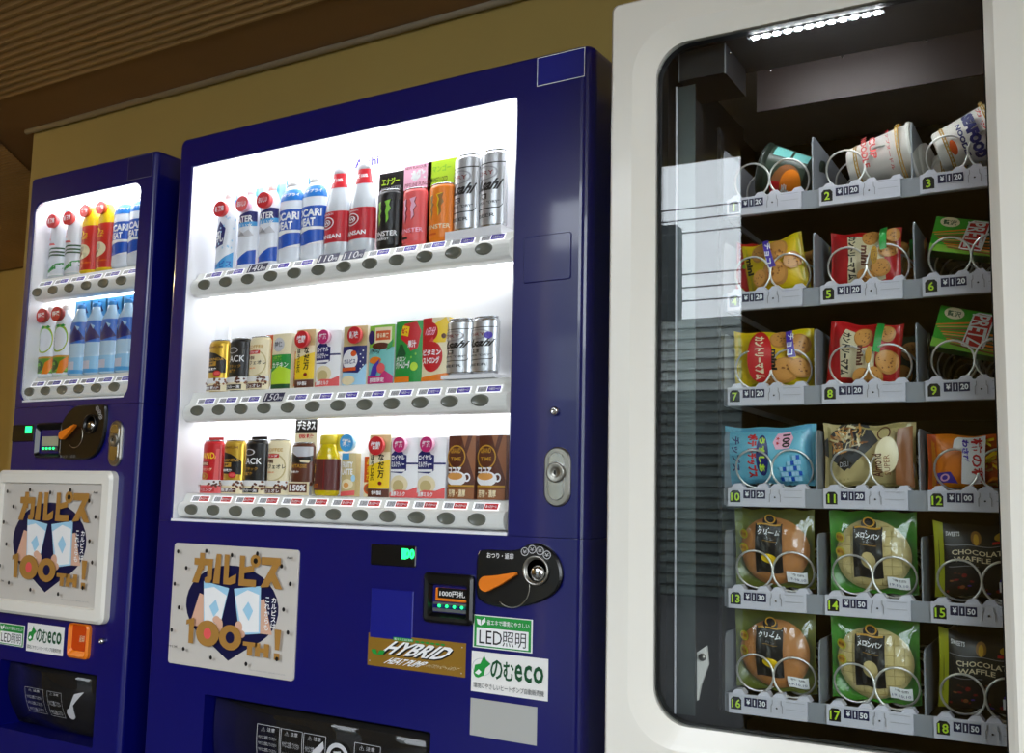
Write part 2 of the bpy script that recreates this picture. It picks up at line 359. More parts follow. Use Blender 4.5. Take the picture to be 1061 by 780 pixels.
def poster_art():
    A = [('r', 0, 0, 1, 1, 'W')]
    n = 28
    heart = []
    for i in range(n):
        t = math.radians(-60+300*i/(n-1)); heart.append((.5+.37*math.cos(t), .515+.33*math.sin(t)))
    A.append(('p', heart+[(.5, .085)], 'NV'))
    A += [('p', [(.17, .33), (.24, .6), (.30, .58), (.30, .33)], 'SK'), ('p', [(.83, .33), (.76, .6), (.69, .58), (.70, .33)], 'SK'),
          ('p', [(.27, .70), (.48, .66), (.42, .33), (.29, .33)], 'PB'), ('p', [(.52, .66), (.73, .70), (.74, .33), (.58, .3)], 'PB'),
          ('p', [(.275, .64), (.36, .66), (.465, .6), (.42, .34), (.30, .34)], 'W'), ('p', [(.535, .6), (.63, .66), (.72, .63), (.73, .34), (.6, .32)], 'W'),
          ('p', [(.33, .5), (.38, .56), (.41, .48), (.37, .42)], 'PB'), ('p', [(.6, .5), (.65, .42), (.68, .5), (.64, .57)], 'PB'),
          ('e', .42, .36, .028, .055, 'SK'), ('e', .395, .40, .03, .03, 'SK'), ('e', .575, .36, .03, .05, 'SK'), ('e', .60, .31, .03, .03, 'SK'),
          ('t', .82, .38, .86, .62, 'カ\nル\nピ\nス\nは', 'W'), ('t', .77, .36, .81, .62, 'こ\nれ\nか\nら\nも', 'W')]
    # カルピス in heavy strokes
    g = 'PG'
    A += [('r', .19, .83, .345, .885, g), ('r', .235, .79, .275, .93, g), ('p', [(.235, .86), (.28, .86), (.235, .685), (.18, .685)], g), ('p', [(.305, .86), (.345, .86), (.345, .72), (.33, .69), (.285, .69), (.285, .73), (.305, .74)], g),
          ('p', [(.375, .93), (.415, .93), (.41, .69), (.355, .69)], g), ('p', [(.44, .93), (.48, .93), (.48, .74), (.54, .78), (.54, .71), (.5, .69), (.44, .69)], g),
          ('r', .565, .69, .605, .93, g), ('p', [(.6, .84), (.68, .86), (.68, .81), (.6, .79)], g), ('r', .565, .69, .70, .745, g), ('e', .69, .895, .04, .05, g), ('e', .69, .895, .017, .022, 'K'),
          ('r', .735, .87, .885, .93, g), ('p', [(.835, .9), (.885, .9), (.80, .70), (.735, .69)], g), ('p', [(.79, .8), (.84, .82), (.905, .69), (.85, .69)], g)]
    A += [('p', [(.16, .375), (.225, .40), (.225, .19), (.185, .19), (.185, .35), (.16, .335)], g),
          ('e', .34, .285, .095, .105, g), ('e', .34, .285, .032, .045, 'SAL'), ('e', .525, .275, .09, .1, g), ('e', .525, .275, .035, .045, 'NV'),
          ('t', .63, .155, .83, .26, 'TH', g, 0, .09), ('p', [(.865, .38), (.915, .38), (.905, .225), (.875, .225)], g), ('r', .87, .15, .91, .2, g)]
    for x, y in ((.06, .93), (.3, .95), (.51, .93), (.71, .955), (.14, .8), (.05, .66), (.9, .87), (.97, .74), (.93, .54), (.1, .47), (.05, .28), (.97, .37), (.16, .14), (.39, .1), (.67, .09), (.9, .16)):
        A.append(('e', x, y, .011, .017, 'K'))
    A += [('t', .94, .93, .985, .95, 'Asahi', 'K'), ('t', .03, .14, .11, .16, 'アサヒ飲料', 'K'), ('t', .7, .045, .97, .055, '©2019 ASAHI SOFT DRINKS CO.,LTD.', 'GY', 0, 0)]
    return A
def eco_sticker(parent, x0, z0, x1, z1, y=-.0008, name='sticker'):
    mb = MB(); mb.box(x0, y, z0, x1, 0, z1, M_paper)
    mb.art([('o', .14, .62, .13, .22, 'LGY', .93), ('p', [(.03, .45), (.05, .66), (.12, .7), (.17, .92), (.2, .8), (.26, .72), (.19, .6), (.17, .42), (.1, .35), (.06, .36)], 'G'), ('p', [(.05, .46), (.1, .56), (.14, .5), (.1, .42)], 'W'),
        ('t', .26, .36, .42, .84, 'の', 'DG', 0, .02), ('t', .43, .36, .57, .82, 'む', 'DG', 0, .02), ('t', .58, .38, .68, .8, 'e', 'DG', 0, .02), ('t', .70, .38, .80, .8, 'c', 'DG', 0, .02), ('t', .82, .38, .95, .8, 'o', 'DG', 0, .02),
        ('t', .04, .1, .96, .24, '環境にやさしいヒートポンプ自動販売機', 'DGY', 0, 0)], flatS(x0, z0, x1, z1, y))
    mb.build(name, parent)['label'] = 'white sticker with a green squirrel and eco lettering'
def led_sticker(parent, x0, z0, x1, z1, y=-.0008):
    mb = MB(); mb.box(x0, y, z0, x1, 0, z1, M_paper)
    mb.art([('r', .02, .03, .98, .97, 'G'), ('r', .06, .07, .94, .62, 'W'), ('t', .11, .14, .50, .54, 'LED', 'K', 0, 0), ('t', .51, .12, .90, .56, '照明', 'K', 0, 0), ('t', .24, .72, .95, .88, '省エネで環境にやさしい', 'W', 0, .01),
        ('p', [(.06, .88), (.13, .86), (.135, .68), (.08, .72)], 'W'), ('p', [(.14, .68), (.15, .84), (.21, .94), (.22, .8)], 'W')], flatS(x0, z0, x1, z1, y))
    mb.build('sticker', parent)['label'] = 'green and white LED lighting sticker'
def lock(parent, cx, z0, z1, wd):
    mb = MB(); mb.plate(cx-wd/2, z0, cx+wd/2, z1, -.006, .0, M_steel, r=wd*.48, b=.003, n=8)
    ring = mb.build('lock_plate', parent)
    zc = z0+(z1-z0)*.57
    mb = MB(); mb.plate(cx-wd*.3, z0+.012, cx+wd*.3, z1-.01, -.008, -.005, M_chrome, r=wd*.29, b=.001, n=8)
    mb.build('handle', ring)
    mb = MB(); mb.lathe([(wd*.34, 0), (wd*.34, -.006), (wd*.29, -.0075), (wd*.25, -.006), (wd*.2, -.0075), (wd*.17, -.006)], M_steel, c=(cx, -.006, zc), axis='y')
    mb.box(cx-.0012, -.0145, zc-.004, cx+.0012, -.012, zc+.004, M_black); mb.build('key_cylinder', ring)
def bolt(parent, x, z, r=.009):
    MB().lathe([(r, 0), (r, -.004), (r*.8, -.009), (r*.35, -.011), (r*.3, -.009)], M_chrome, c=(x, 0, z), axis='y', n=20).build('key_lock', parent)

# ---- large blue machine
BX, BY = -2.0485, 1.70
big = empty('vending_machine', (BX, BY, 0), 0, 'large dark blue drink vending machine with three lit shelves, middle of the three machines', 'vending machine')
BW, BH = 1.175, 1.837
mb = MB()
mb.loft([(.008, .09, BW-.01, BH-.006, .01, .74), (.008, .09, BW-.01, BH-.006, .01, .118)], M_navy)
for x in (.05, BW-.11):
    for y in (.16, .66): mb.box(x, y, 0, x+.06, y+.06, .09, M_blackm)
mb.build('cabinet', big)
D0 = (.053, .878, 1.003, 1.757)
mb = MB()
mb.loft(rounded(0, .876, BW, BH, (.018, .001), 0, .115, .012, .0004, .024, .010)+[
         (D0[0]-.004, D0[1]-.003, D0[2]+.004, D0[3]+.004, .005, 0), (D0[0], D0[1], D0[2], D0[3], .003, .003), (D0[0], D0[1], D0[2], D0[3], .003, .004)], M_blue, cap0=False, cap1=False, n=6)
mb.build('display_door', big)
mb = MB()
S0 = (.2, .25, .837, .487)
mb.loft(rounded(0, .06, BW, .8757, (.001, .01), 0, .115, .012, .008, .024, .0004)+[
         (S0[0], S0[1], S0[2], S0[3], .004, 0), (S0[0], S0[1], S0[2], S0[3], .004, .11)], M_blue, cap0=False, cap1=False, n=6)
mb.box(S0[0], .10, S0[1], S0[2], .112, S0[3], M_blackm)
low = mb.build('lower_panel', big)
# display liner
mb = MB()
mb.loft([(D0[0], D0[1], D0[2], D0[3], .003, .004), (D0[0], D0[1], D0[2], D0[3], .003, .105)], M_liner, cap0=False, cap1=True, n=6)
mb.box(.105, .097, .879, .109, .105, 1.755, M_liner)
mb.build('display_liner', big)
MB().box(D0[0]+.02, .014, D0[3]-.008, D0[2]-.004, .098, D0[3]-.003, M_led).build('top_lamp_panel', big)
mb = MB(); mb.box(D0[0], .0045, D0[1], D0[2], .0065, D0[3], M_pane); mb.build('display_window', big)
mb = MB(); mb.box(D0[0], -.0005, D0[1]-.002, D0[2], .02, D0[1]+.004, M_liner); mb.build('lower_sill', big)
BXS = [.105+.0745*i for i in range(12)]
rails_big = empty('t', (0, 0, 0)); bpy.data.objects.remove(rails_big)
def off(o, y): o.location.y = y; return o
off(rail(big, .056, .985, 1.430, 1.472, 1.4535, BXS, 1.487, .094-.016, False, {2: '140', 5: '110', 6: '110'}), .016)
off(rail(big, .056, .985, 1.117, 1.158, 1.142, BXS, 1.191, .078, False, {3: '150'}), .016)
off(rail(big, .056, .985, .885, .922, .9045, BXS, .944, .078, True, {}, led=False), .016)
# control area
mb = MB(); mb.plate(.672, .804, .789, .847, -.003, .002, M_black, r=.003)
cd = mb.build('credit_display', big)
MB().art([('t', .70, .38, .98, .86, '100', M_ledgreen, 0, .06), ('r', .70, .36, .80, .86, M_ledgreen)], flatS(.672, .804, .789, .847, -.0031)).build('digits', cd)
MB().plate(.676, .656, .785, .756, -.0015, .001, M_blue2, r=.001).build('cover_panel', big)
MB().plate(1.029, 1.368, 1.136, 1.461, -.0022, .001, M_blue, r=.006).build('lock_cover', big)
mb = MB(); mb.box(1.052, -.001, 1.77, 1.164, 0, 1.833, M_blue2)
mb.art([('r', 0, 0, 1, .025, 'W'), ('r', 0, .975, 1, 1, 'W'), ('r', 0, 0, .014, 1, 'W'), ('r', .986, 0, 1, 1, 'W')], flatS(1.052, 1.77, 1.164, 1.833, -.001))
mb.v = [(x*.965+.037, y, z*.95+.0865) for x, y, z in mb.v]
mb.build('corner_label', big)
# bill slot
mb = MB(); mb.loft([(.815, .7, .934, .797, .01, .002), (.815, .7, .934, .797, .01, -.008), (.82, .705, .929, .792, .008, -.012), (.828, .712, .921, .776, .004, -.011), (.835, .722, .915, .772, .004, .004)], M_black, cap0=False, cap1=True)
bs = mb.build('bill_validator', big)
mb = MB(); mb.plate(.841, .742, .917, .768, -.004, .003, M_orange, r=.002); mb.plate(.848, .748, .918, .768, -.006, -.003, M_black, r=.002)
mb.art([('t', .08, .2, .95, .8, '1000円札', 'W', 0, .01)], flatS(.848, .748, .918, .768, -.0061))
mb.build('bill_label', bs)
mb = MB(); mb.box(.838, -.006, .722, .918, .002, .728, M_grey); mb.box(.838, -.006, .736, .918, .002, .740, M_grey)
for i in range(4): mb.lathe([(.0035, 0), (.002, -.003)], M_ledgreen, c=(.852+.018*i, -.004, .733), axis='y', n=8)
mb.build('bill_guide', bs)
# coin mechanism
def coin(parent, pts, kx, kz, rx, rz, rr, ang, txt=None, txt2=None, scale=1):
    for _ in range(2):
        pts = [q for a, b in zip(pts, pts[1:]+pts[:1]) for q in ((a[0]*.75+b[0]*.25, a[1]*.75+b[1]*.25), (a[0]*.25+b[0]*.75, a[1]*.25+b[1]*.75))]
    n = len(pts); cx = sum(p[0] for p in pts)/n; cz = sum(p[1] for p in pts)/n
    mb = MB(); vs = []
    for f, y in ((1, .001), (1, -.006), (.96, -.009)):
        vs += [(cx+(x-cx)*f, y, cz+(z-cz)*f) for x, z in pts]
    fs = [(a*n+i, a*n+(i+1) % n, (a+1)*n+(i+1) % n, (a+1)*n+i) for a in range(2) for i in range(n)]+[tuple(range(2*n, 3*n))]
    mb.add(vs, fs, M_black)
    if txt: mb.art([txt], lambda u, v, k: (u, -.0092, v))
    if txt2:
        for (a, b) in txt2: mb.art([('o', a, b, .0085*scale, .008*scale, 'LGY', .82), ('t', a-.0045*scale, b-.0035*scale, a+.0045*scale, b+.0035*scale, '¥', 'LGY', 0, 0)], lambda u, v, k: (u, -.0092-k*LAY, v))
    c = mb.build('coin_mechanism', parent)
    mb = MB(); mb.lathe([(rr*.86, -.009), (rr, -.009), (rr, -.014), (rr*.9, -.015), (rr*.82, -.012), (rr*.6, -.004), (rr*.25, -.0015)], M_steel if scale == 1 else M_black, c=(rx, 0, rz), axis='y', n=28)
    o = mb.build('coin_slot_ring', c)
    mb = MB(); mb.lathe([(rr*.55, -.006), (rr*.52, -.012), (rr*.3, -.0155), (.001, -.0165)], M_chrome, c=(rx+.003, 0, rz-.004), axis='y', n=20); mb.build('coin_slot_cup', c)
    mb = MB(); L = .068*scale; pts2 = []
    for i in range(9):
        t = R(100+i*20); pts2.append((.017*scale*math.cos(t), .015*scale*math.sin(t)))
    pts2 += [(.03*scale, -.008*scale), (L, .004*scale), (L, .009*scale), (.03*scale, .011*scale)]
    mb.prism(pts2, -.022, -.012, M_orange); mb.lathe([(.012*scale, -.008), (.012*scale, -.014)], M_black, axis='y', n=16)
    mb.build('return_lever', c, (kx, 0, kz), (0, -R(ang), 0))
    mb = MB(); mb.tube([(kx+.05*scale+.04*scale*math.cos(R(a)), -.0095, kz-.002+.04*scale*math.sin(R(a))) for a in range(-130, 41, 10)], .0012, M_steel, 6); mb.build('lever_ring', c)
coin(big, [(.94, .76), (.94, .835), (.946, .844), (.955, .848), (1.02, .848), (1.04, .853), (1.055, .862), (1.075, .866), (1.1, .858), (1.12, .84), (1.13, .815), (1.127, .79), (1.11, .77), (1.08, .755), (1.04, .744), (1.0, .74), (.965, .744), (.95, .75)][::-1],
     .972, .784, 1.076, .814, .028, 14, ('t', .965, .832, 1.025, .843, 'おつり・返却', 'W', 0, .01), [(1.05, .848), (1.066, .853), (1.083, .851), (1.098, .844)])
bolt(big, 1.107, 1.114)
lock(big, 1.114, .934, 1.046, .056)
led_sticker(big, .932, .660, 1.065, .722)
eco_sticker(big, .93, .577, 1.10, .653)
MB().box(.93, -.0008, .495, 1.078, 0, .564, mat('blank_grey_label', (176, 176, 172), .5)).build('sticker', big)['label'] = 'blank grey label'
mb = MB(); mb.box(.673, -.001, .600, .916, 0, .665, mat('dull_gold_label', (158, 118, 38), .4, .3))
mb.art([('t', .22, .38, .85, .8, 'HYBRID', 'K', 9, .05), ('t', .21, .42, .84, .83, 'HYBRID', 'W', 9, .03), ('t', .22, .12, .60, .32, 'HEAT PUMP', 'W', 9, .03), ('t', .62, .16, .93, .28, 'ハイブリッドヒートポンプ', 'CR', 9, 0), ('r', .27, .86, .48, .96, 'G'), ('t', .28, .875, .47, .945, '省エネ三段活用', 'W', 0, 0),
    ('t', .5, .86, .8, .92, '●●●●●●', 'G', 0, 0), ('p', [(.04, .5), (.09, .53), (.11, .36), (.06, .38)], 'G'), ('p', [(.11, .36), (.13, .5), (.19, .52), (.17, .38)], 'G'), ('e', .03, .15, .006, .02, 'LGY'), ('e', .97, .88, .006, .02, 'LGY'), ('e', .97, .12, .006, .02, 'LGY')], flatS(.673, .6, .916, .665, -.001))
mb.build('sticker', big)['label'] = 'gold sticker with white HYBRID HEAT PUMP lettering'
mb = MB(); mb.plate(.074, .545, .473, .825, -.004, .001, M_board, r=.008, b=.001); mb.art(poster_art()[1:], flatS(.074, .545, .473, .825, -.004)); mb.build('advertising_panel', big)
def flap(parent, x0, z0, x1, z1, art, ys=.012):
    mb = MB(); pts = [(x0+.004, ys+.01, z1-.004), (x1-.004, ys+.01, z1-.004)]
    vs = []; n = 8
    for i in range(n+1):
        t = i/n; y = ys+.012-.02*math.sin(t*math.pi)+.04*t; z = z1-.004-(z1-z0-.008)*t
        vs += [(x0+.004, y, z), (x1-.004, y, z), (x0+.004, y+.003, z), (x1-.004, y+.003, z)]
    fs = []
    for i in range(n):
        a = i*4; b = a+4; fs += [(a, a+1, b+1, b), (a+2, b+2, b+3, a+3), (a, b, b+2, a+2), (a+1, a+3, b+3, b+1)]
    fs += [(0, 2, 3, 1), (n*4, n*4+1, n*4+3, n*4+2)]
    mb.add(vs, fs, M_smoke, True)
    def S(u, v, k):
        t = 1-v; return (x0+.004+u*(x1-x0-.008), ys+.012-.02*math.sin(t*math.pi)+.04*t-.0004-k*LAY, z1-.004-(z1-z0-.008)*t)
    mb.art(art, S, 1, 12)
    return mb.build('delivery_flap', parent)
def warn(x, y, w_, h_, rows=5):
    A = [('r', x, y, x+w_, y+.004, 'LGY'), ('r', x, y+h_, x+w_, y+h_+.004, 'LGY'), ('r', x, y, x+.002, y+h_, 'LGY'), ('r', x+w_, y, x+w_+.002, y+h_, 'LGY'), ('t', x+.2*w_, y+h_*.86, x+.8*w_, y+h_*.96, '⚠ 注意', 'LGY', 0, 0)]
    for i in range(rows): A.append(('t', x+.1*w_, y+h_*(.08+.75*i/rows), x+.9*w_, y+h_*(.08+.75*(i+.55)/rows), 'やけどに注意してください', 'LGY', 0, 0))
    return A
A = warn(.22, .42, .11, .4)+warn(.34, .42, .1, .4, 3)+warn(.45, .42, .1, .4, 3)+warn(.68, .42, .11, .4, 4)+[('o', .61, .66, .05, .13, 'LGY', .7), ('t', .59, .6, .63, .72, '手', 'LGY', 0, .03), ('p', [(.47, .5), (.5, .68), (.545, .78), (.55, .72), (.52, .62), (.54, .5)], 'LGY')]
flap(low, S0[0]+.01, S0[1], S0[2], S0[3]-.006, A)

# ---- narrow blue machine on the left
LX, LY = -2.76, 1.7315
sm = empty('vending_machine', (LX, LY, 0), 0, 'narrow dark blue drink vending machine with two lit shelves, farthest left of the three', 'vending machine')
LW, LH = .588, 1.84; lx0 = .046
mb = MB(); mb.loft([(lx0+.006, .09, LW-.008, LH-.008, .01, .66), (lx0+.006, .09, LW-.008, LH-.008, .01, .11)], M_navy)
for x in (lx0+.04, LW-.09):
    for y in (.14, .58): mb.box(x, y, 0, x+.05, y+.05, .09, M_blackm)
mb.build('cabinet', sm)
D1 = (.072, 1.187, .530, 1.762)
mb = MB(); mb.loft(rounded(lx0, 1.17, LW, LH, (.01, .001), 0, .11, .006, .0005, .014, .006)+[
   (D1[0]-.003, D1[1]-.003, D1[2]+.003, D1[3]+.003, .035, 0), (*D1, .032, .003), (*D1, .032, .004)], M_blue, cap0=False, cap1=False, n=6); mb.build('display_door', sm)
S1 = (.075, .302, .487, .480)
mb = MB(); mb.loft(rounded(lx0, .06, LW, 1.1697, (.001, .01), 0, .11, .006, .006, .014, .0005)+[ (*S1, .004, 0), (*S1, .004, .1)], M_blue, cap0=False, cap1=False, n=6)
mb.box(S1[0], .095, S1[1], S1[2], .107, S1[3], M_blackm); lowl = mb.build('lower_panel', sm)
mb = MB(); mb.loft([(*D1, .032, .004), (*D1, .032, .1)], M_liner, cap0=False, cap1=True, n=6); mb.build('display_liner', sm)
MB().box(D1[0]+.035, .014, D1[3]-.008, D1[2]-.035, .095, D1[3]-.003, M_led).build('top_lamp_panel', sm)
MB().loft([(*D1, .032, .0055), (*D1, .032, .0075)], M_pane, n=6).build('display_window', sm)
MB().box(D1[0]+.012, -.0005, D1[1]-.001, D1[2]-.012, .02, D1[1]+.004, M_liner).build('lower_sill', sm)
LXS = [.092+.0735*i for i in range(6)]
off(rail(sm, .074, .52, 1.481, 1.522, 1.503, LXS, 1.549, .078, False, {}), .016)
off(rail(sm, .074, .52, 1.194, 1.232, 1.217, LXS, 1.260, .078, False, {}, led=False), .016)
mb = MB(); mb.plate(.052, 1.075, .150, 1.122, -.003, .002, M_black, r=.003); cd = mb.build('credit_display', sm)
MB().art([('r', .62, .5, .92, .9, M_ledgreen)], flatS(.052, 1.075, .150, 1.122, -.0031)).build('digits', cd)
mb = MB(); mb.loft([(.165, 1.03, .285, 1.125, .01, .002), (.165, 1.03, .285, 1.125, .01, -.006), (.170, 1.035, .282, 1.12, .008, -.01), (.18, 1.045, .27, 1.1, .004, .004)], M_black, cap0=False, cap1=True)
bs = mb.build('bill_validator', sm)
mb = MB(); mb.box(.19, -.002, 1.062, .262, .003, 1.088, mat('bill_guide_cream', (170, 165, 140), .4)); mb.box(.195, -.006, 1.05, .262, .002, 1.058, M_grey)
for i in range(4): mb.lathe([(.0035, 0), (.002, -.003)], M_ledgreen, c=(.205+.015*i, -.006, 1.055), axis='y', n=8)
mb.build('bill_guide', bs)
coin(sm, [(.268, 1.025), (.268, 1.10), (.28, 1.125), (.30, 1.15), (.33, 1.168), (.37, 1.17), (.455, 1.17), (.462, 1.16), (.462, 1.11), (.455, 1.07), (.435, 1.04), (.41, 1.028), (.38, 1.024)][::-1],
     .303, 1.09, .405, 1.118, .026, 22, ('t', .285, 1.03, .35, 1.037, 'おつり・返却', 'GY', 0, 0), [(.428, 1.158), (.438, 1.148), (.444, 1.136)], .8)
lock(sm, .502, 1.007, 1.126, .05)
bolt(sm, .502, .566, .008)
led_sticker(sm, .06, .52, .174, .577)
eco_sticker(sm, .187, .513, .344, .587)
mb = MB(); mb.loft([(.37, .515, .455, .602, .012, .002), (.37, .515, .455, .602, .012, -.008), (.376, .521, .449, .6, .01, -.012), (.385, .535, .44, .6, .008, -.003)], M_orange, cap0=False, cap1=False)
mb.plate(.384, .534, .441, .6, -.006, .001, M_red_or, r=.008); mb.art([('t', .55, .35, .9, .6, '返却', 'CR', 0, 0)], flatS(.384, .534, .441, .6, -.0062)); mb.build('change_cup', sm)['label'] = 'orange coin return cup'
mb = MB(); F0 = (.02, .612, .518, .993)
mb.loft([(lx0-.02, .608, .52, .995, .02, .001), (lx0-.02, .608, .52, .995, .02, -.016), (lx0-.012, .616, .512, .987, .018, -.022), (lx0+.004, .642, .486, .962, .006, -.022), (lx0+.006, .645, .483, .959, .005, -.012)], M_cream, cap0=True, cap1=False)
fr = mb.build('poster_frame', sm)
mb = MB(); mb.box(lx0+.004, -.0125, .643, .485, -.010, .961, M_board); mb.art(poster_art()[1:], flatS(lx0+.008, .646, .481, .958, -.0126)); mb.build('advertising_panel', fr)
A = warn(.2, .25, .2, .4, 3)+warn(.45, .25, .15, .4, 2)+[('p', [(.64, .3), (.74, .68), (.84, .74), (.72, .5), (.72, .3)], 'LGY'), ('e', .68, .35, .04, .09, 'LGY')]
flap(lowl, S1[0]+.006, S1[1], S1[2], S1[3]-.005, A)
mb = MB(); mb.box(.474, -.001, 1.768, .579, 0, 1.836, M_navy)
mb.art([('r', 0, 0, 1, .012, 'GY'), ('r', 0, .988, 1, 1, 'GY'), ('r', 0, 0, .008, 1, 'GY'), ('r', .992, 0, 1, 1, 'GY')], flatS(.474, 1.768, .579, 1.836, -.001)); mb.v = [(x*.93+.036, y, z*.93+.126) for x, y, z in mb.v]; mb.build('corner_label', sm)

# ------------------------------------------------------------------ drinks on display
def can(name, x, z, y, r, h, art_, label, m=None, lid=True, span=180, group=None, origin=(BX, BY), card=None, back=None, cat='can'):
    e = empty(name, (origin[0]+x, origin[1]+y, z), 0, label, cat, group)
    e.scale = (1, .5, 1)      # display samples are shallow half shells
    m = m or M_alu; n = 32
    mb = MB(); mb.lathe([(r*.82, 0), (r*.9, .002), (r, .008), (r, h-.010), (r*.86, h-.003)], m, n=n)
    mb.art(art_, cylS(r, .008, h-.010, span, -13), 14, 1)
    mb.build('can_body', e)
    MB().lathe([(r*.86, h-.003), (r*.9, h-.001), (r*.88, h), (r*.82, h-.001), (r*.8, h-.004), (r*.1, h-.004)], M_alu, n=n).build('can_lid', e)
    if back:   # printed card standing behind the can
        bw, b0, b1, ba = back; mb = MB(); mb.box(-bw/2, r*.3, b0, bw/2, r*.3+.001, b1, M_paper); mb.art(ba, flatS(-bw/2, b0, bw/2, b1, r*.3)); mb.build('back_card', e)
    if card:
        cw, ch, ca = card; mb = MB(); q = r+.005
        mb.grid(lambda u, v, k: cylS(q, 0, ch, 150)(u, v, 0), 12, 1, M_paper); mb.art(ca, cylS(q, 0, ch, 150), 12, 1); mb.build('promo_card', e)
    return e
def bottle(name, x, z, y, prof, labels, m, cap, label, origin=(BX, BY), capm=None, tagc=None, group=None, cat='bottle', back=None):
    e = empty(name, (origin[0]+x, origin[1]+y, z), 0, label, cat, group)
    e.scale = (1.07, .55, 1)
    mb = MB(); mb.lathe(prof, m, n=28); mb.build('bottle_body', e)
    def rad(zz):
        for (ra, za), (rb, zb) in zip(prof, prof[1:]):
            if za <= zz <= zb: return ra+(rb-ra)*((zz-za)/(zb-za) if zb > za else 0)
        return prof[-1][0]
    for z0, z1, base, a_ in labels:
        mb = MB(); rr = lambda v, z0=z0, z1=z1: rad(z0+v*(z1-z0))+.0006
        S = cylS(rr, z0, z1, 359.9); mb.grid(S, 28, 5, base)
        mb.art(a_, cylS(rr, z0, z1, 190, -16), 14, 4); mb.build('wrap_label', e)
    hz, cr, chh = cap
    MB().lathe([(cr, hz), (cr, hz+chh*.9), (cr*.9, hz+chh)], capm or M_paper, n=20).build('bottle_cap', e)
    if tagc: # round promo disc clipped to the neck
        tx, tz, tr, dep, c1, c2, tt = tagc; dep *= 1.8; tr *= .95
        mb = MB(); mb.lathe([(tr*.8, .006), (tr*.92, -.0), (tr, -dep)], ink(c2), c=(tx, -.026, tz), axis='y', n=20)
        mb.art([('e', tx, tz, tr*.98, tr*.98, c1), ('t', tx-tr*.7, tz-tr*.35, tx+tr*.7, tz+tr*.4, tt, 'W', 0, .03)], lambda u, v, k: (u, -.026-dep-k*LAY, v))
        mb.build('neck_tag', e)
    if back:
        x0, x1, b0, b1, ba, bm = back; mb = MB(); mb.box(x0, .012, b0, x1, .013, b1, bm); mb.art(ba, flatS(x0, b0, x1, b1, .012)); mb.build('back_card', e)
    return e
PET = [(.026, 0), (.031, .006), (.031, .03), (.0305, .06), (.031, .1), (.031, .135), (.027, .16), (.017, .182), (.013, .188), (.013, .192)]
PETS = [(r*.98, z) for r, z in PET]
M_milky = mat('milky_bottle', (236, 240, 246), .35, 0, .2)
YP = .058
Z1, Z2, Z3 = 1.487, 1.191, .944
xs1 = [.128, .205, .276, .345, .416, .490, .564, .641, .713, .785, .851, .918]
M_cyan = mat('cyan_card', (120, 200, 225), .5)
blue_back = (.005, .034, .15, .205, [('t', .1, .1, .9, .9, '水', 'SB', 0, .03)], M_milky)
bottle('drink_bottle', xs1[0], Z1, YP, PETS, [(.01, .145, M_milky, [('p', [(.05, .0), (.95, .0), (.95, .3), (.7, .22), (.4, .08), (.05, .1)], 'SB'), ('t', .1, .02, .9, .14, 'カルピス', 'B'), ('p', [(.3, .38), (.62, .45), (.68, .75), (.5, .9), (.36, .72)], 'DB'), ('t', .36, .5, .62, .72, '乳', 'W')]+[('e', random.uniform(.1, .95), random.uniform(.3, .98), .02, .02, 'PB') for _ in range(22)])],
       M_milky, (.19, .013, .016), 'white bottle with pale blue dots and a red neck disc, first on the top shelf', tagc=(-.004, .160, .021, .012, 'R', 'SAL', '新発売'), back=blue_back)
for i in (1, 2):
    bottle('drink_bottle', xs1[i], Z1, YP, PETS, [(.01, .145, M_milky, [('p', [(.05, .02), (.95, .02), (.95, .28), (.7, .26), (.3, .1), (.05, .08)], 'B'), ('e', .25, .07, .12, .06, 'LP'), ('p', [(.05, .78), (.95, .78), (.95, .98), (.7, 1.0), (.05, .9)], 'DB'), ('r', .05, .72, .95, .8, 'SB'), ('t', .12, .8, .8, .92, 'WATER', 'W', 0, .03), ('t', .12, .68, .8, .78, 'おいしい水', 'W'),
        ('p', [(.2, .56), (.4, .68), (.55, .6), (.7, .66), (.85, .54), (.6, .52)], 'LGY'), ('p', [(.35, .56), (.5, .63), (.6, .55)], 'GY')])],
        M_milky, (.19, .013, .016), ('white and blue mountain-water bottle with a salmon neck disc, left of the matching pair' if i == 1 else 'white and blue mountain-water bottle touching the first blue sports drink bottle'), tagc=(-.002, .162, .021, .014, 'SAL' if i == 1 else 'R', 'LP' if i == 1 else 'SAL', 'おいしい'), back=(.008, .034, .14, .208, [('r', .3, 0, 1, 1, 'PB')], M_cyan), group='mountain-water bottles on the top shelf')
SPORT = [(.0, 0), (.03, .003), (.0335, .012), (.0335, .15), (.031, .165), (.02, .182), (.014, .188), (.014, .19)]
def sport(x, z, org, lab, y=YP, s=1):
    return bottle('sports_drink_bottle', x, z, y, SPORT, [(.035, .128, mat('sport_blue', PAL['B'], .35), [('t', .1, .72, .9, .93, 'POCARI', 'W', 0, .04), ('t', .16, .48, .74, .69, 'SWEAT', 'W', 0, .04), ('p', [(0, .22), (.3, .3), (.6, .38), (1, .38), (1, .45), (.4, .47), (0, .4)], 'W'), ('p', [(0, .0), (.5, .0), (1, .1), (1, .0)], 'W')]),
        (.150, .178, mat('sport_band', (30, 120, 205), .35), [('t', .1, .35, .9, .65, 'イオンサプライ', 'W', 0, .03)])],
        mat('white_bottle_gloss', (232, 238, 246), .3, 0, .3), (.188, .0155, .014), lab, origin=org, capm=M_paper, back=(-.03, -.012, .175, .215, [('t', .05, .1, .95, .9, '冷', 'SB', 0, .06)], M_milky), group='sports drink bottles')
sport(xs1[3], Z1+.003, (BX, BY), 'blue-banded white sports drink bottle, left of the pair in the large machine')
sport(xs1[4], Z1+.003, (BX, BY), 'blue-banded white sports drink bottle beside the red sparkling water, in the large machine')
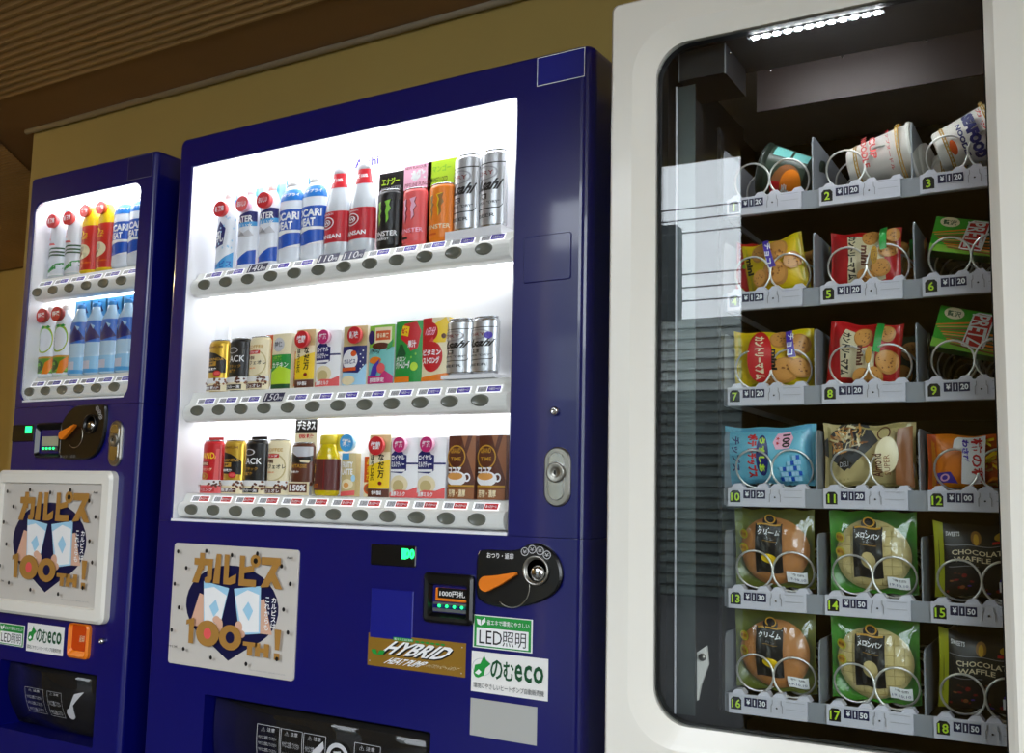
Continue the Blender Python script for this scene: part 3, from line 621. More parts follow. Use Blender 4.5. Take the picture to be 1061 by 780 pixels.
SPK = [(.028, 0), (.0335, .006), (.0335, .04), (.034, .1), (.0325, .12), (.027, .15), (.0185, .18), (.0165, .195), (.0165, .2)]
M_redl = mat('red_wrap', (196, 28, 42), .35)
for i in (5, 6):
    bottle('sparkling_water_bottle', xs1[i], Z1, YP, SPK, [(.035, .108, M_redl, [('o', .42, .64, .2, .2, 'W', .86), ('e', .42, .64, .15, .14, 'DR'), ('o', .42, .64, .12, .1, 'W', .8), ('t', .34, .59, .52, .69, 'W', 'W'), ('t', .2, .13, .78, .27, 'TANSAN', 'W', 0, .03), ('t', .25, .88, .6, .95, 'WILKINSON', 'W', 0, 0)]), (.165, .2, M_redl, [('t', .12, .4, .85, .7, '強炭酸100%', 'W', 0, .03)])],
        mat('sparkling_clear', (214, 220, 226), .15, 0, .5), (.2, .0165, .018), ('red and clear sparkling water bottle, left of the pair' if i == 5 else 'red and clear sparkling water bottle next to the black energy can'), capm=mat('pale_cap', (225, 225, 230), .4), group='sparkling water bottles',
        back=(-.036, .036, .205, .235, [('t', .05, .2, .95, .9, 'Asahi', 'PU', 0, .02)], M_milky) if i == 6 else None)
claw = lambda c: [(q[0], [(a+.05, b) for a, b in q[1]], q[2]) for q in [('p', [(.28, .83), (.38, .86), (.37, .72), (.41, .66), (.36, .58), (.39, .5), (.33, .35), (.32, .5), (.29, .58), (.32, .68)], c), ('p', [(.5, .85), (.66, .88), (.62, .78), (.67, .7), (.6, .62), (.62, .5), (.55, .42), (.55, .56), (.52, .64), (.55, .76)], c)]]
can('energy_drink_can', xs1[7], Z1+.005, YP, .0315, .135, [('r', 0, 0, 1, 1, 'K'), *claw('LG'), ('t', .08, .17, .92, .27, 'MONSTER', 'W', 0, .02), ('t', .3, .09, .7, .14, 'ENERGY', 'W')], 'black energy drink can with green claw marks', m=mat('black_can', (16, 16, 17), .3),
    back=(.072, .005, .180, [('r', 0, 0, 1, 1, 'K'), ('t', .1, .83, .8, .93, 'エナジー', 'LM', 0, .03), ('t', .1, .76, .9, .81, 'MONSTER', 'GY')]))
can('energy_drink_can', xs1[8], Z1+.006, YP, .0315, .128, [('r', 0, 0, 1, 1, 'SAL'), *[('p', [(a+(.02 if j == 0 else 0), b) for a, b in q[1]], 'DR') for j, q in enumerate(claw('R'))], *[('p', [(a-.02, b+.01) for a, b in q[1]], 'LP') for q in claw('R')], ('t', .1, .17, .9, .26, 'MONSTER', 'LP', 0, .02), ('r', .3, .04, .5, .09, 'K')], 'salmon pink energy drink can with pink claw marks',
    m=mat('salmon_can', PAL['SAL'], .3), back=(.076, 0, .186, [('r', 0, 0, 1, 1, 'SAL'), ('r', 0, .7, 1, 1, 'LP'), ('t', .25, .8, .8, .93, '桃', 'W', 0, .05), ('t', .05, .73, .95, .78, 'PIPELINE PUNCH', 'DR', 0, 0), ('t', .05, .95, .8, .985, 'NEW FLAVOUR', 'DR', 0, 0)]))
can('energy_drink_can', xs1[9], Z1+.006, YP, .0315, .128, [('r', 0, 0, 1, 1, 'O'), *[('p', [(a-.03, b+.01) for a, b in q[1]], 'Y') for q in claw('R')], *claw('DGO'), ('t', .1, .17, .9, .26, 'MONSTER', 'CR', 0, .02), ('r', .3, .05, .55, .09, 'DO')], 'orange energy drink can with yellow claw marks',
    m=mat('orange_can', PAL['O'], .3), back=(.090, 0, .186, [('r', 0, 0, 1, 1, 'Y'), ('r', 0, .7, 1, 1, 'LM'), ('t', .1, .74, .6, .8, 'MANGO LOCO', 'K', 0, .02), ('t', .15, .86, .7, .94, 'マンゴー', 'LG', 0, .03)]))
beer = [('r', 0, 0, 1, 1, 'SILV'), ('r', .04, .86, .96, .875, 'K'), ('p', [(.0, .22), (.8, .22), (.9, .27), (.9, .285), (.8, .235), (.0, .235)], 'K'), ('r', .895, .28, .905, .8, 'K'), ('t', .14, .48, .84, .64, 'Asahi', 'K', 9, .04), ('r', .32, .36, .5, .44, 'K'), ('t', .34, .37, .48, .43, '生', 'SILV', 0, .04), ('t', .15, .29, .8, .33, 'SUPER "DRY"', 'DGY'), ('t', .25, .1, .7, .15, 'BEER', 'DGY'), ('o', .45, .73, .3, .1, 'GY', .85), ('t', .25, .7, .65, .76, 'DRY', 'DR', 0, 0)]
for i, lb in ((10, 'tall silver beer can beside the orange energy can'), (11, 'tall silver beer can at the right end of the top shelf')):
    can('beer_can', xs1[i], Z1+.018, YP, .0325, .170, beer, lb, group='tall silver beer cans')
    c = MB(); c.box(-.03, -.02, 0, .03, .02, .016, M_liner); c.build('stand', bpy.data.objects[-1] if False else None, (0, 0, 0)) if False else None
# risers under the tall cans belong to the shelf
MB().box(.815, .03, 1.4866, .955, .092, 1.505, M_liner).build('riser', big)
MB().box(.815, .03, 1.1906, .945, .092, 1.1985, M_liner).build('riser', big)
# second and third shelf
def beans(*extra, c1='CR', c2='BR', txt='ホット', tc='BR'):
    A = [('r', 0, 0, 1, .6, c1), ('r', .05, .1, .75, .45, c2), ('t', .1, .14, .7, .4, txt, 'W', 0, .02)]
    for q in range(16): A.append(('e', random.uniform(.55, .98), random.uniform(.35, .98), .035, .08, random.choice(['BR', 'LB', 'BR'])))
    for q in range(5): A.append(('e', random.uniform(.02, .3), random.uniform(.5, .75), .03, .07, random.choice(['BR', 'LB'])))
    return A
gold = [('r', 0, 0, 1, 1, 'GLD'), ('p', [(.04, .42), (.3, .36), (.95, .34), (.95, .62), (.6, .78), (.3, .83), (.04, .82)], 'K'), ('t', .25, .62, .85, .68, 'WANDA', 'GO'), ('r', .3, .5, .62, .6, 'GO'), ('t', .34, .52, .58, .58, '極', 'K'), ('t', .25, .40, .65, .46, '微糖', 'W', 0, .02), ('e', .66, .33, .12, .065, 'R'), ('e', .66, .33, .08, .04, 'SAL'), ('t', .2, .9, .8, .95, 'PREMIUM', 'DGO')]
blk = [('r', 0, 0, 1, 1, 'K'), ('t', .08, .56, .86, .7, 'BLACK', 'W', 0, .01), ('o', .45, .82, .2, .07, 'LGY', .8), ('t', .3, .43, .75, .5, 'ブラック', 'GO'), ('t', .3, .33, .6, .4, '無糖', 'GO', 0, .03), ('e', .45, .22, .12, .04, 'DGY')]
aul = [('r', 0, 0, 1, 1, 'CR'), ('o', .5, .5, .42, .3, 'BEI', .9), ('t', .25, .83, .8, .9, 'COFFEE', 'GO'), ('r', .28, .7, .7, .78, 'R'), ('t', .32, .715, .66, .765, 'ワンダ', 'W'), ('t', .22, .58, .55, .66, '特製', 'BR'), ('t', .22, .47, .9, .56, 'カフェオレ', 'K', 0, .02), ('t', .35, .38, .6, .41, 'MILK', 'O')]
red = [('r', 0, 0, 1, 1, 'R'), ('t', .12, .68, .9, .82, 'WANDA', 'Y', 0, .02), ('r', .15, .52, .6, .62, 'DR'), ('t', .2, .54, .56, .6, 'MORNING', 'CR'), ('o', .42, .3, .16, .08, 'GO', .7), ('e', .42, .3, .07, .04, 'GO'), ('t', .2, .42, .7, .48, 'モーニング', 'CR'), ('p', [(.75, .2), (.9, .2), (.9, .9), (.8, .9)], 'SAL')]
RC, HC = .0325, .128
xs2 = [.126, .197, .264, .338, .412, .483, .561, .637, .712, .782, .844, .907]
xs3 = [.124, .197, .270, .342, .417, .490, .556, .642, .710, .782, .858, .932]
pc = (.07, .045, None)
def cc(x, z, a_, lb, m, txt, c1='CR', c2='BR', h=HC, back=None, name='coffee_can'):
    can(name, x, z, YP, RC, h, a_, lb, m=m, span=175, card=(.07, .032, beans(c1=c1, c2=c2, txt=txt)), back=back)
mg = mat('gold_can', (212, 170, 60), .35, .4); mk = MATS['black_can']; mc = mat('cream_can', PAL['CR'], .4); mr = mat('red_can', PAL['R'], .35)
cc(xs2[0], Z2, gold, 'gold coffee can with black oval, first on the middle shelf', mg, '微糖')
cc(xs2[1], Z2, blk, 'black coffee can on the middle shelf', mk, 'コクの一滴', c2='K')
cc(xs2[2], Z2, aul, 'cream milk coffee can on the middle shelf, with an orange-red strip behind', mc, 'カフェオレ', back=(.026, .05, .132, [('r', 0, 0, 1, 1, 'DO'), ('t', .2, .1, .8, .9, 'お\nす\nす\nめ', 'Y')]))
bk = bpy.data.objects  # (strip stands at the right shoulder of the can)
for o in list(bpy.data.objects):
    if o.name.startswith('back_card') and o.parent and o.parent.get('label', '').startswith('cream milk coffee can on the middle'): o.location.x = .024
cc(xs3[0], Z3, red, 'red coffee can, first on the bottom shelf', mr, 'モーニング', c1='SAL', c2='R', back=(.05, .06, .136, [('r', 0, 0, 1, 1, 'R')]))
cc(xs3[1], Z3, gold, 'gold coffee can with black oval on the bottom shelf', mg, '微糖')
cc(xs3[2], Z3, blk, 'black coffee can on the bottom shelf', mk, 'コクの一滴', c2='K', back=(.05, .06, .136, [('r', 0, 0, 1, 1, 'K')]))
cc(xs3[3], Z3, aul, 'cream milk coffee can on the bottom shelf', mc, 'カフェオレ')
# demitasse can with raised card
e = can('coffee_can', xs3[4], Z3+.022, YP, .032, .098, [('r', 0, 0, 1, 1, 'BR'), ('r', 0, .72, 1, 1, 'LGY'), ('p', [(0, .5), (.3, .56), (.7, .5), (1, .6), (1, .76), (.6, .68), (.3, .84), (0, .8)], 'K'), ('t', .15, .4, .8, .5, 'DEMITASSE', 'GO'), ('t', .2, .25, .6, .32, '微糖', 'W'), ('p', [(.6, .62), (.9, .6), (.85, .54), (.62, .56)], 'CR')],
    'short brown coffee can under a black and cream card', m=mat('brown_can', PAL['BR'], .35), back=(.066, -.02, .155, [('r', 0, 0, 1, 1, 'CR'), ('r', 0, .8, 1, 1, 'K'), ('t', .08, .84, .92, .97, 'デミタス', 'W', 0, .04), ('t', .15, .73, .85, .79, '微糖', 'R', 0, .02)]), card=None)
mb = MB(); mb.box(-.03, -.033, -.022, .035, -.0315, .008, M_paper); mb.art([('r', 0, 0, 1, 1, 'CR'), ('r', .05, .2, .9, .9, 'BR'), ('t', .1, .3, .85, .8, '150%', 'W', 0, .04)], flatS(-.03, -.022, .035, .008, -.033)); mb.build('promo_card', e)
MB().box(-.028, -.028, -.022, .028, .0, 0, M_clear).build('stand', e)
def pack(name, x, z, w_, h_, d, art_, lb, base, y=.062, back=None, disc=None, cat='carton', group=None, strip=None, curve=.3):
    """display pack: gently curved printed front with real depth"""
    e = empty(name, (BX+x, BY+y, z), 0, lb, cat, group)
    d = d*.5; curve = .5
    def S(u, v, k): t = (u-.5); return (t*w_, -d/2-(.25-t*t)*d*curve*2-k*LAY, v*h_)
    mb = MB(); n = 12
    mb.grid(S, n, 1, base)
    vs = []; fs = []
    for z_ in (0, h_):
        o = len(vs); vs += [(x_, y_, z_) for x_, y_, _ in [S(i/n, 0, 0) for i in range(n+1)]]+[(w_/2, d/2, z_), (-w_/2, d/2, z_)]; fs.append(tuple(range(o, o+n+3)))
    vs += [(-w_/2, -d/2, 0), (-w_/2, d/2, 0), (-w_/2, d/2, h_), (-w_/2, -d/2, h_), (w_/2, -d/2, 0), (w_/2, d/2, 0), (w_/2, d/2, h_), (w_/2, -d/2, h_)]
    o = len(vs)-8; fs += [(o, o+1, o+2, o+3), (o+4, o+7, o+6, o+5), (o+1, o+5, o+6, o+2)]
    mb.add(vs, fs, base); mb.art(art_, S, 8, 1); mb.build('pack_body', e)
    if disc:
        dx, dz, dr, c1, c2, tt = disc
        mb = MB(); yy = -d/2-d*curve*.5-.014
        mb.lathe([(dr*.8, yy+.014), (dr*.95, yy+.008), (dr, yy)], ink(c2), c=(dx, 0, dz), axis='y', n=22)
        mb.art([('e', dx, dz, dr*.98, dr*.98, c1), ('t', dx-dr*.65, dz-dr*.4, dx+dr*.65, dz+dr*.45, tt, 'W', 0, .03)], lambda u, v, k: (u, yy-k*LAY, v)); mb.build('cap_disc', e)
    if strip:
        x0, x1, z0, z1, a_ = strip; mb = MB(); mb.box(x0, d/2-.004, z0, x1, d/2-.002, z1, M_paper); mb.art(a_, flatS(x0, z0, x1, z1, d/2-.004)); mb.build('side_card', e)
    return e
P_cr = mat('pack_cream', (238, 228, 200), .45); P_w = mat('pack_white', (242, 240, 242), .4); P_g = mat('pack_green', PAL['G'], .4); P_y = mat('pack_yellow', PAL['Y'], .4)
pack('tea_bottle_sample', xs2[3], Z2, .060, .130, .036, [('r', 0, 0, 1, 1, 'CR'), ('r', 0, .28, 1, .62, 'G'), ('p', [(0, .06), (1, .06), (1, .34), (.5, .42), (0, .3)], 'LM'), ('r', 0, 0, 1, .08, 'DG'), ('t', .1, .5, .6, .6, '緑茶', 'LG'), ('t', .08, .38, .9, .48, 'カテキン', 'W', 0, .02), ('e', .4, .8, .3, .13, 'LGY'), ('t', .18, .76, .62, .86, '特保', 'DGY')], 'cream and green tea bottle sample right of the cream coffee can', P_cr, cat='bottle')
def hoji(x, z, lb):
    pack('tea_bottle_sample', x, z, .058, .135, .034, [('r', 0, 0, 1, 1, 'BEI'), ('p', [(0, .14), (1, .14), (1, .72), (0, .72)], 'Y'), ('p', [(0, .5), (1, .6), (1, .72), (0, .72)], 'CR'), ('r', 0, 0, 1, .13, 'BR'), ('t', .2, .03, .7, .1, '特製', 'W'), ('t', .1, .26, .32, .68, 'ほ\nう\nじ\n茶', 'K', 0, .03), ('t', .5, .3, .78, .7, 'な\nだ\n万', 'K', 0, .03), ('e', .62, .22, .09, .03, 'DR')], lb, P_cr,
         disc=(.002, .110, .0205, 'R', 'SAL', '焙煎'), cat='bottle', strip=(-.052, -.028, .0, .088, [('r', 0, 0, 1, 1, 'CR'), ('r', 0, .36, 1, 1, 'DO'), ('t', .25, .42, .75, .95, 'あ\nま\nか', 'Y'), ('e', .6, .2, .6, .14, 'DO'), ('e', .6, .2, .45, .09, 'LB')]))
hoji(xs2[4], Z2, 'yellow roasted tea bottle sample with a red disc on the middle shelf')
hoji(xs3[7], Z3, 'yellow roasted tea bottle sample with a red disc on the bottom shelf')
def royal(x, z, lb):
    pack('milk_tea_bottle_sample', x, z, .072, .128, .034, [('r', 0, 0, 1, 1, 'W'), ('p', [(.0, .42), (.45, .4), (.62, .45), (.62, .7), (.5, .72), (.42, .8), (.2, .8), (.0, .72)], 'DB'), ('r', .6, .55, 1, .58, 'DB'), ('t', .03, .62, .55, .71, 'ロイヤル', 'W', 0, .04), ('t', .03, .5, .55, .6, 'ミルクティー', 'W', 0, .04), ('r', .0, .43, .58, .47, 'W'), ('e', .36, .22, .34, .15, 'CR'), ('e', .34, .19, .22, .1, 'BEI'), ('p', [(0, 0), (1, 0), (1, .18), (.7, .12), (.3, .13), (0, .08)], 'SAL'), ('t', .04, .02, .62, .1, '濃厚ミルク', 'W', 0, .03)], lb, P_w,
         disc=(-.003, .112, .0165, 'MAG', 'LP', '紅茶'), cat='bottle', group='pink-disc milk tea bottle samples')
royal(xs2[5], Z2, 'milk tea bottle sample with a pink disc on the middle shelf')
royal(xs3[8], Z3, 'milk tea bottle sample with a pink disc, between roasted tea and its twin, bottom shelf')
royal(xs3[9], Z3, 'milk tea bottle sample with a pink disc, left neighbour of the brown cocoa packs')
pack('drink_bottle_sample', xs2[6], Z2, .068, .133, .034, [('r', 0, 0, 1, 1, 'BEI'), ('p', [(0, 0), (1, 0), (1, .35), (0, .22)], 'PB'), ('p', [(0, .22), (.7, .2), (1, .36), (1, .66), (0, .66)], 'DB'), ('e', .34, .43, .34, .17, 'W'), ('e', .5, .53, .12, .05, 'DO'), ('t', .06, .36, .6, .44, 'カルピス', 'DB', 0, .03), ('r', 0, .24, .62, .3, 'DO'), ('e', .3, .08, .3, .08, 'CR')]+[('e', .8+.1*(i % 2), .27+.06*i, .025, .013, 'W') for i in range(6)],
     'blue polka dot bottle sample with a red disc on the middle shelf', P_cr, disc=(.010, .110, .0195, 'R', 'SAL', '新味'), cat='bottle')
pack('grape_drink_sample', xs2[7], Z2, .070, .13, .034, [('r', 0, 0, 1, 1, 'TE'), ('r', 0, .62, 1, 1, 'LG'), ('r', .25, .68, .9, .96, 'CR'), ('r', .3, .74, .85, .9, 'DO'), ('t', .34, .78, .8, .86, '香る果実', 'CR', 0, .03), ('e', .1, .8, .14, .12, 'DB'), ('e', .5, .64, .35, .06, 'BR'), ('t', .05, .5, .5, .6, 'バヤリース', 'K', 9, .03), ('e', .3, .4, .25, .06, 'O'), ('p', [(.05, .08), (.2, .3), (.5, .42), (.4, .2), (.3, .06)], 'PU'), ('e', .55, .26, .16, .09, 'SAL'), ('p', [(0, 0), (1, 0), (1, .12), (.7, .22), (.5, .12), (0, .13)], 'MAG'), ('t', .1, .02, .7, .1, '期間限定', 'W', 0, .02), ('p', [(.75, .55), (.95, .62), (.98, .75), (.8, .66)], 'G')],
     'purple and green grape drink sample on the middle shelf', P_w, cat='bottle')
pack('melon_soda_sample', xs2[8], Z2, .072, .134, .034, [('r', 0, 0, 1, 1, 'G'), ('p', [(.2, .72), (.35, .95), (.8, .98), (.95, .82), (.85, .55), (.6, .5), (.5, .6)], 'R'), ('p', [(.2, .78), (.3, .93), (.55, .9), (.5, .74)], 'Y'), ('t', .25, .78, .48, .88, '増', 'R', 0, .04), ('t', .5, .56, .8, .68, '果汁', 'W', 0, .03), ('p', [(.05, .42), (.2, .62), (.3, .62), (.45, .46), (.4, .42)], 'DG'), ('t', .05, .34, .45, .42, 'メロン', 'W', 0, .03), ('t', .05, .22, .6, .35, 'クリームソーダ', 'W', 0, .05), ('e', .75, .25, .13, .07, 'LM'), ('e', .8, .45, .03, .02, 'LG'), ('e', .65, .4, .03, .02, 'LG'), ('r', 0, 0, .6, .09, 'O')],
     'green melon soda sample with a red splash on the middle shelf', P_g, cat='bottle')
pack('vitamin_drink_sample', xs2[9], Z2, .068, .136, .034, [('r', 0, 0, 1, 1, 'CR'), ('r', 0, .45, .4, 1, 'R'), ('p', [(.3, .85), (.9, 1), (1, .9), (.9, .6), (.5, .6)], 'Y'), ('e', .35, .78, .28, .15, 'R'), ('t', .15, .72, .55, .85, '1日分', 'LP', 9, .03), ('e', .42, .38, .4, .24, 'R'), ('t', .06, .4, .76, .5, 'ビタミン', 'W', 0, .05), ('t', .06, .27, .72, .38, 'ストロング', 'W', 0, .05), ('p', [(0, 0), (1, 0), (1, .12), (0, .06)], 'O'), ('p', [(.3, .62), (.45, .7), (.5, .62)], 'SAL'), ('e', .85, .7, .08, .04, 'BR')],
     'red and yellow vitamin drink sample left of the small beer cans', P_y, cat='bottle')
for i, lb in ((10, 'small silver beer can on the middle shelf beside the vitamin drink'), (11, 'small silver beer can at the right end of the middle shelf')):
    can('beer_can', xs2[i], Z2+.0075, YP, .0325, .122, beer+([('e', .72, .7, .1, .07, 'PU')] if i == 11 else []), lb, group='small silver beer cans')
YB = [(.028, 0), (.032, .006), (.032, .082), (.029, .094), (.022, .104), (.0215, .115)]
bottle('tea_bottle', xs3[5], Z3, YP, YB, [(.012, .082, mat('maroon_wrap', (90, 32, 30), .4), [('t', .12, .55, .4, .85, '焙\n香', 'GO', 0, .03), ('r', .1, .3, .35, .4, 'CR'), ('t', .1, .08, .5, .22, '深みのお茶', 'O'), ('r', .62, .0, .64, 1, 'DR')])],
       mat('golden_tea', (206, 182, 18), .15, 0, .5), (.114, .0215, .022), 'golden yellow tea bottle with a maroon wrap on the bottom shelf', capm=mat('yellow_cap', (214, 190, 40), .4), back=(-.020, .036, .1, .138, [('e', .25, .5, .3, .42, 'YG'), ('t', .1, .25, .45, .75, '茶', 'DG')], mat('yellow_card', (210, 196, 60), .5)))
pack('milk_tea_carton', xs3[6], Z3, .040, .095, .034, [('r', 0, 0, 1, 1, 'BEI'), ('r', 0, .85, .6, 1, 'SB'), ('t', .08, .66, .85, .8, 'FRUITY', 'W', 0, .04), ('t', .08, .5, .85, .64, 'LATTE', 'W', 0, .04), ('e', .5, .28, .4, .12, 'CR'), ('e', .45, .26, .2, .06, 'BUN'), ('p', [(0, 0), (1, .03), (1, .14), (0, .1)], 'SAL'), ('e', .9, .42, .12, .08, 'PB')],
     'small tan milk drink carton with a blue cap disc', mat('pack_tan', PAL['BEI'], .4), disc=(.006, .117, .0195, 'SB', 'PB', '微糖'))
for i, lb in ((10, 'brown cocoa sample pack with white cup, left of the pair'), (11, 'brown cocoa sample pack with white cup at the right end of the bottom shelf')):
    e = pack('cocoa_sample', xs3[i], Z3, .066, .13, .034, [('r', 0, 0, 1, 1, 'BR'), ('p', [(.5, 1), (1, 1), (1, .3)], 'LB'), ('p', [(.75, 1), (.9, 1), (.4, .2), (.3, .2)], 'BR'), ('o', .32, .66, .36, .19, 'GO', .88), ('e', .3, .66, .28, .15, 'BR'), ('t', .1, .72, .5, .8, 'GRAND', 'GO'), ('t', .1, .6, .52, .66, 'TIME', 'GO'), ('e', .35, .32, .38, .12, 'W'), ('e', .3, .36, .3, .06, 'BUN'), ('o', .75, .34, .12, .07, 'W', .6), ('t', .02, .4, .55, .5, 'ココア', 'W', 0, .05), ('r', 0, .19, 1, .22, 'GO'), ('r', 0, 0, 1, .17, 'LB'), ('t', .06, .03, .72, .15, '芳醇・濃厚', 'CR', 0, .03)], lb, mat('pack_brown', PAL['BR'], .4), cat='pack', group='brown cocoa sample packs')
# narrow machine drinks
LO = (LX, LY); ZL1, ZL2 = 1.549, 1.260
xl1 = [.113, .187, .258, .328, .396, .462]; xl2 = [.099, .167, .237, .304, .371, .438]
def pl(i, kind, left):
    return kind
PETM = [(.026, 0), (.032, .006), (.032, .15), (.027, .168), (.016, .186), (.013, .19), (.013, .192)]
for i, lb in ((0, 'white bottle with green swirls, left end of the upper shelf in the narrow machine'), (1, 'white bottle with green swirls beside the red and yellow bottles')):
    bottle('drink_bottle', xl1[i], ZL1, YP, PETM, [(.004, .155, M_milky, [('p', [(.02, 0), (.98, 0), (.98, .26), (.7, .24), (.45, .14), (.02, .1)], 'G'), ('r', .02, .02, .98, .04, 'W'), ('p', [(.1, .4), (.5, .46), (.98, .44), (.98, .47), (.5, .49), (.1, .42)], 'DG'), ('p', [(.1, .34), (.5, .4), (.98, .38), (.98, .41), (.5, .43), (.1, .36)], 'DG'), ('p', [(.1, .46), (.5, .53), (.98, .51), (.98, .54), (.5, .56), (.1, .48)], 'DG'), ('t', .3, .62, .45, .86, 'C\nA\nL', 'SAL'), ('p', [(.3, .66), (.6, .64), (.65, .6), (.3, .62)], 'SAL')])],
       M_milky, (.19, .013, .016), lb, origin=LO, tagc=(-.004, .165, .021, .014, 'R', 'SAL', '新発売'), back=(.0, .034, .16, .21, [('r', .2, .2, 1, 1, 'CY')], M_cyan), group='white bottles with green swirls')
for i, lb in ((2, 'red bottle with a yellow shoulder, left of the pair in the narrow machine'), (3, 'red bottle with a yellow shoulder, right of the pair in the narrow machine')):
    bottle('vitamin_bottle', xl1[i], ZL1, YP, PETM, [(.0, .008, mat('yel', PAL['Y'], .35), []), (.008, .135, mat('red_wrap2', (206, 44, 36), .35), [('o', .34, .84, .17, .08, 'Y', .6), ('t', .52, .76, .66, .84, '2', 'Y'), ('t', .2, .7, .65, .74, 'FIBER', 'Y'), ('e', .45, .42, .3, .17, 'CR'), ('t', .3, .42, .55, .54, '1000', 'GY', 0, 0), ('p', [(.25, .34), (.45, .44), (.5, .36), (.35, .28)], 'LB'), ('t', .4, .14, .8, .18, 'VITAMIN', 'O')]), (.135, .18, mat('yel', PAL['Y'], .35), [])],
       mat('yel', PAL['Y'], .35), (.188, .0135, .014), lb, origin=LO, capm=M_paper, tagc=(-.006, .178, .02, .01, 'SAL', 'DO', '食物'), group='red vitamin bottles')
sport(xl1[4], ZL1+.001, LO, 'blue-banded white sports drink bottle, left of the pair in the narrow machine')
sport(xl1[5], ZL1+.001, LO, 'blue-banded white sports drink bottle, cut off by the frame of the narrow machine')
for i, lb in ((0, 'white and green tea bottle, left end of the lower shelf in the narrow machine'), (1, 'white and green tea bottle beside the blue water bottles')):
    bottle('tea_bottle', xl2[i], ZL2, YP, PETM, [(.004, .06, mat('grn', (96, 150, 40), .4), [('r', 0, 0, 1, .35, 'LG'), ('e', .4, .5, .25, .32, 'DG'), ('t', .25, .4, .55, .7, '緑', 'LG'), ('p', [(.6, .1), (.7, .7), (.95, .95), (.98, .5), (.8, .1)], 'O'), ('r', 0, .9, 1, 1, 'GO')]), (.06, .155, M_milky, [('o', .6, .5, .3, .4, 'LG', .88), ('o', .58, .52, .33, .42, 'YG', .93), ('t', .22, .2, .42, .8, '十\n六\n茶', 'K', 0, .02), ('t', .45, .85, .8, .95, '◆◆', 'G')])],
       M_milky, (.19, .013, .016), lb, origin=LO, tagc=(-.004, .178, .022, .014, 'R', 'DR', '特選'), group='white and green tea bottles')
WAT = [(.027, 0), (.032, .005), (.032, .05), (.0305, .055), (.032, .06), (.032, .14), (.029, .155), (.018, .175), (.014, .19)]
wl = ['clear water bottle with blue wrap, nearest the white tea bottles', 'clear water bottle with blue wrap, second right of the tea bottles', 'clear water bottle with blue wrap, third right of the tea bottles', 'clear water bottle with blue wrap at the right end, cut off by the frame']
for j, i in enumerate((2, 3, 4, 5)):
    bottle('water_bottle', xl2[i], ZL2, YP, WAT, [(.005, .05, mat('water_pale', (150, 205, 240), .2, 0, .3), [('r', .35, .2, .65, .75, 'LIL'), ('p', [(0, 0), (1, 0), (1, .2), (0, .3)], 'SB')]), (.09, .15, mat('water_wrap', (36, 110, 205), .35), [('p', [(.05, .1), (.3, .7), (.45, .4), (.6, .85), (.95, .2), (.5, .05)], 'DB'), ('p', [(.3, .65), (.4, .5), (.45, .7)], 'PB'), ('p', [(.6, .85), (.7, .6), (.75, .75)], 'PB')])],
       mat('water_clear', (185, 218, 240), .15, 0, .5), (.188, .014, .014), wl[j], origin=LO, capm=mat('cap_blue', (60, 150, 220), .4), group='blue water bottles',
       back=(-.034, .034, .165, .215, [('r', 0, 0, 1, 1, 'SB'), ('p', [(.2, .05), (.5, .9), (.8, .3)], 'DB'), ('e', .45, .3, .22, .2, 'B')], M_cyan))

# ------------------------------------------------------------------ snack machine
WYAW = 0.0306843; WD = 1.594
wn = Vector((-math.sin(WYAW), math.cos(WYAW), 0)); wx = Vector((math.cos(WYAW), math.sin(WYAW), 0))
WO = wn*WD - wx*.722
sn = empty('vending_machine', tuple(WO), WYAW, 'white snack vending machine with a tall glass front and coil trays, nearest on the right', 'vending machine')
def wloc(x, y, z): p = WO + wx*x + wn*y; return (p.x, p.y, z)
WW, WH = 1.05, 1.829
G0 = (.082, .592, .603, 1.738); GR = (.02, .058, .058, .02)
mb = MB()
mb.loft([(0, .04, WW, WH, .012, .06), (0, .04, WW, WH, .012, .006), (.005, .045, WW-.005, WH-.005, .012, 0),
    (G0[0]-.04, G0[1]-.036, G0[2]+.014, G0[3]+.034, (.03, .085, .085, .03), 0), (G0[0]-.03, G0[1]-.028, G0[2]+.010, G0[3]+.026, (.025, .08, .08, .025), .003), (*G0, GR, .012), (*G0, GR, .030)], M_cream, cap0=False, cap1=False, n=10)
mb.build('door_frame', sn)
mb = MB(); mb.loft([(G0[0]-.001, G0[1]-.001, G0[2]+.001, G0[3]+.001, GR, .013), (G0[0]-.001, G0[1]-.001, G0[2]+.001, G0[3]+.001, GR, .029), (G0[0]+.005, G0[1]+.005, G0[2]-.002, G0[3]-.005, GR, .029), (G0[0]+.005, G0[1]+.005, G0[2]-.002, G0[3]-.005, GR, .013)], M_blackm, cap0=False, cap1=False, n=10)
mb.v.append(mb.v[0]); mb.build('glass_gasket', sn)
MB().loft([(*G0, GR, .020), (*G0, GR, .025)], M_paneW, n=10).build('front_glass', sn)
mb = MB()   # outer carcass, open to the front
mb.box(0, .06, .04, .02, .86, WH, M_cream); mb.box(WW-.02, .06, .04, WW, .86, WH, M_cream); mb.box(.02, .06, WH-.02, WW-.02, .86, WH, M_cream); mb.box(.02, .84, .04, WW-.02, .86, WH-.02, M_cream); mb.box(.02, .06, .04, WW-.02, .84, .06, M_cream)
for x in (.05, WW-.11):
    for y in (.1, .74): mb.box(x, y, 0, x+.06, y+.06, .04, M_blackm)
mb.build('cabinet', sn)
mb = MB()   # dark lining
mb.box(.02, .06, .45, .03, .8, 1.80, M_inner); mb.box(.70, .06, .45, .71, .8, 1.80, M_inner); mb.box(.03, .79, .45, .7, .8, 1.8, M_inner); mb.box(.03, .06, .45, .7, .79, .47, M_inner)
mb.box(.03, .031, .47, .078, .06, .555, M_inner)
mb.build('inner_lining', sn)
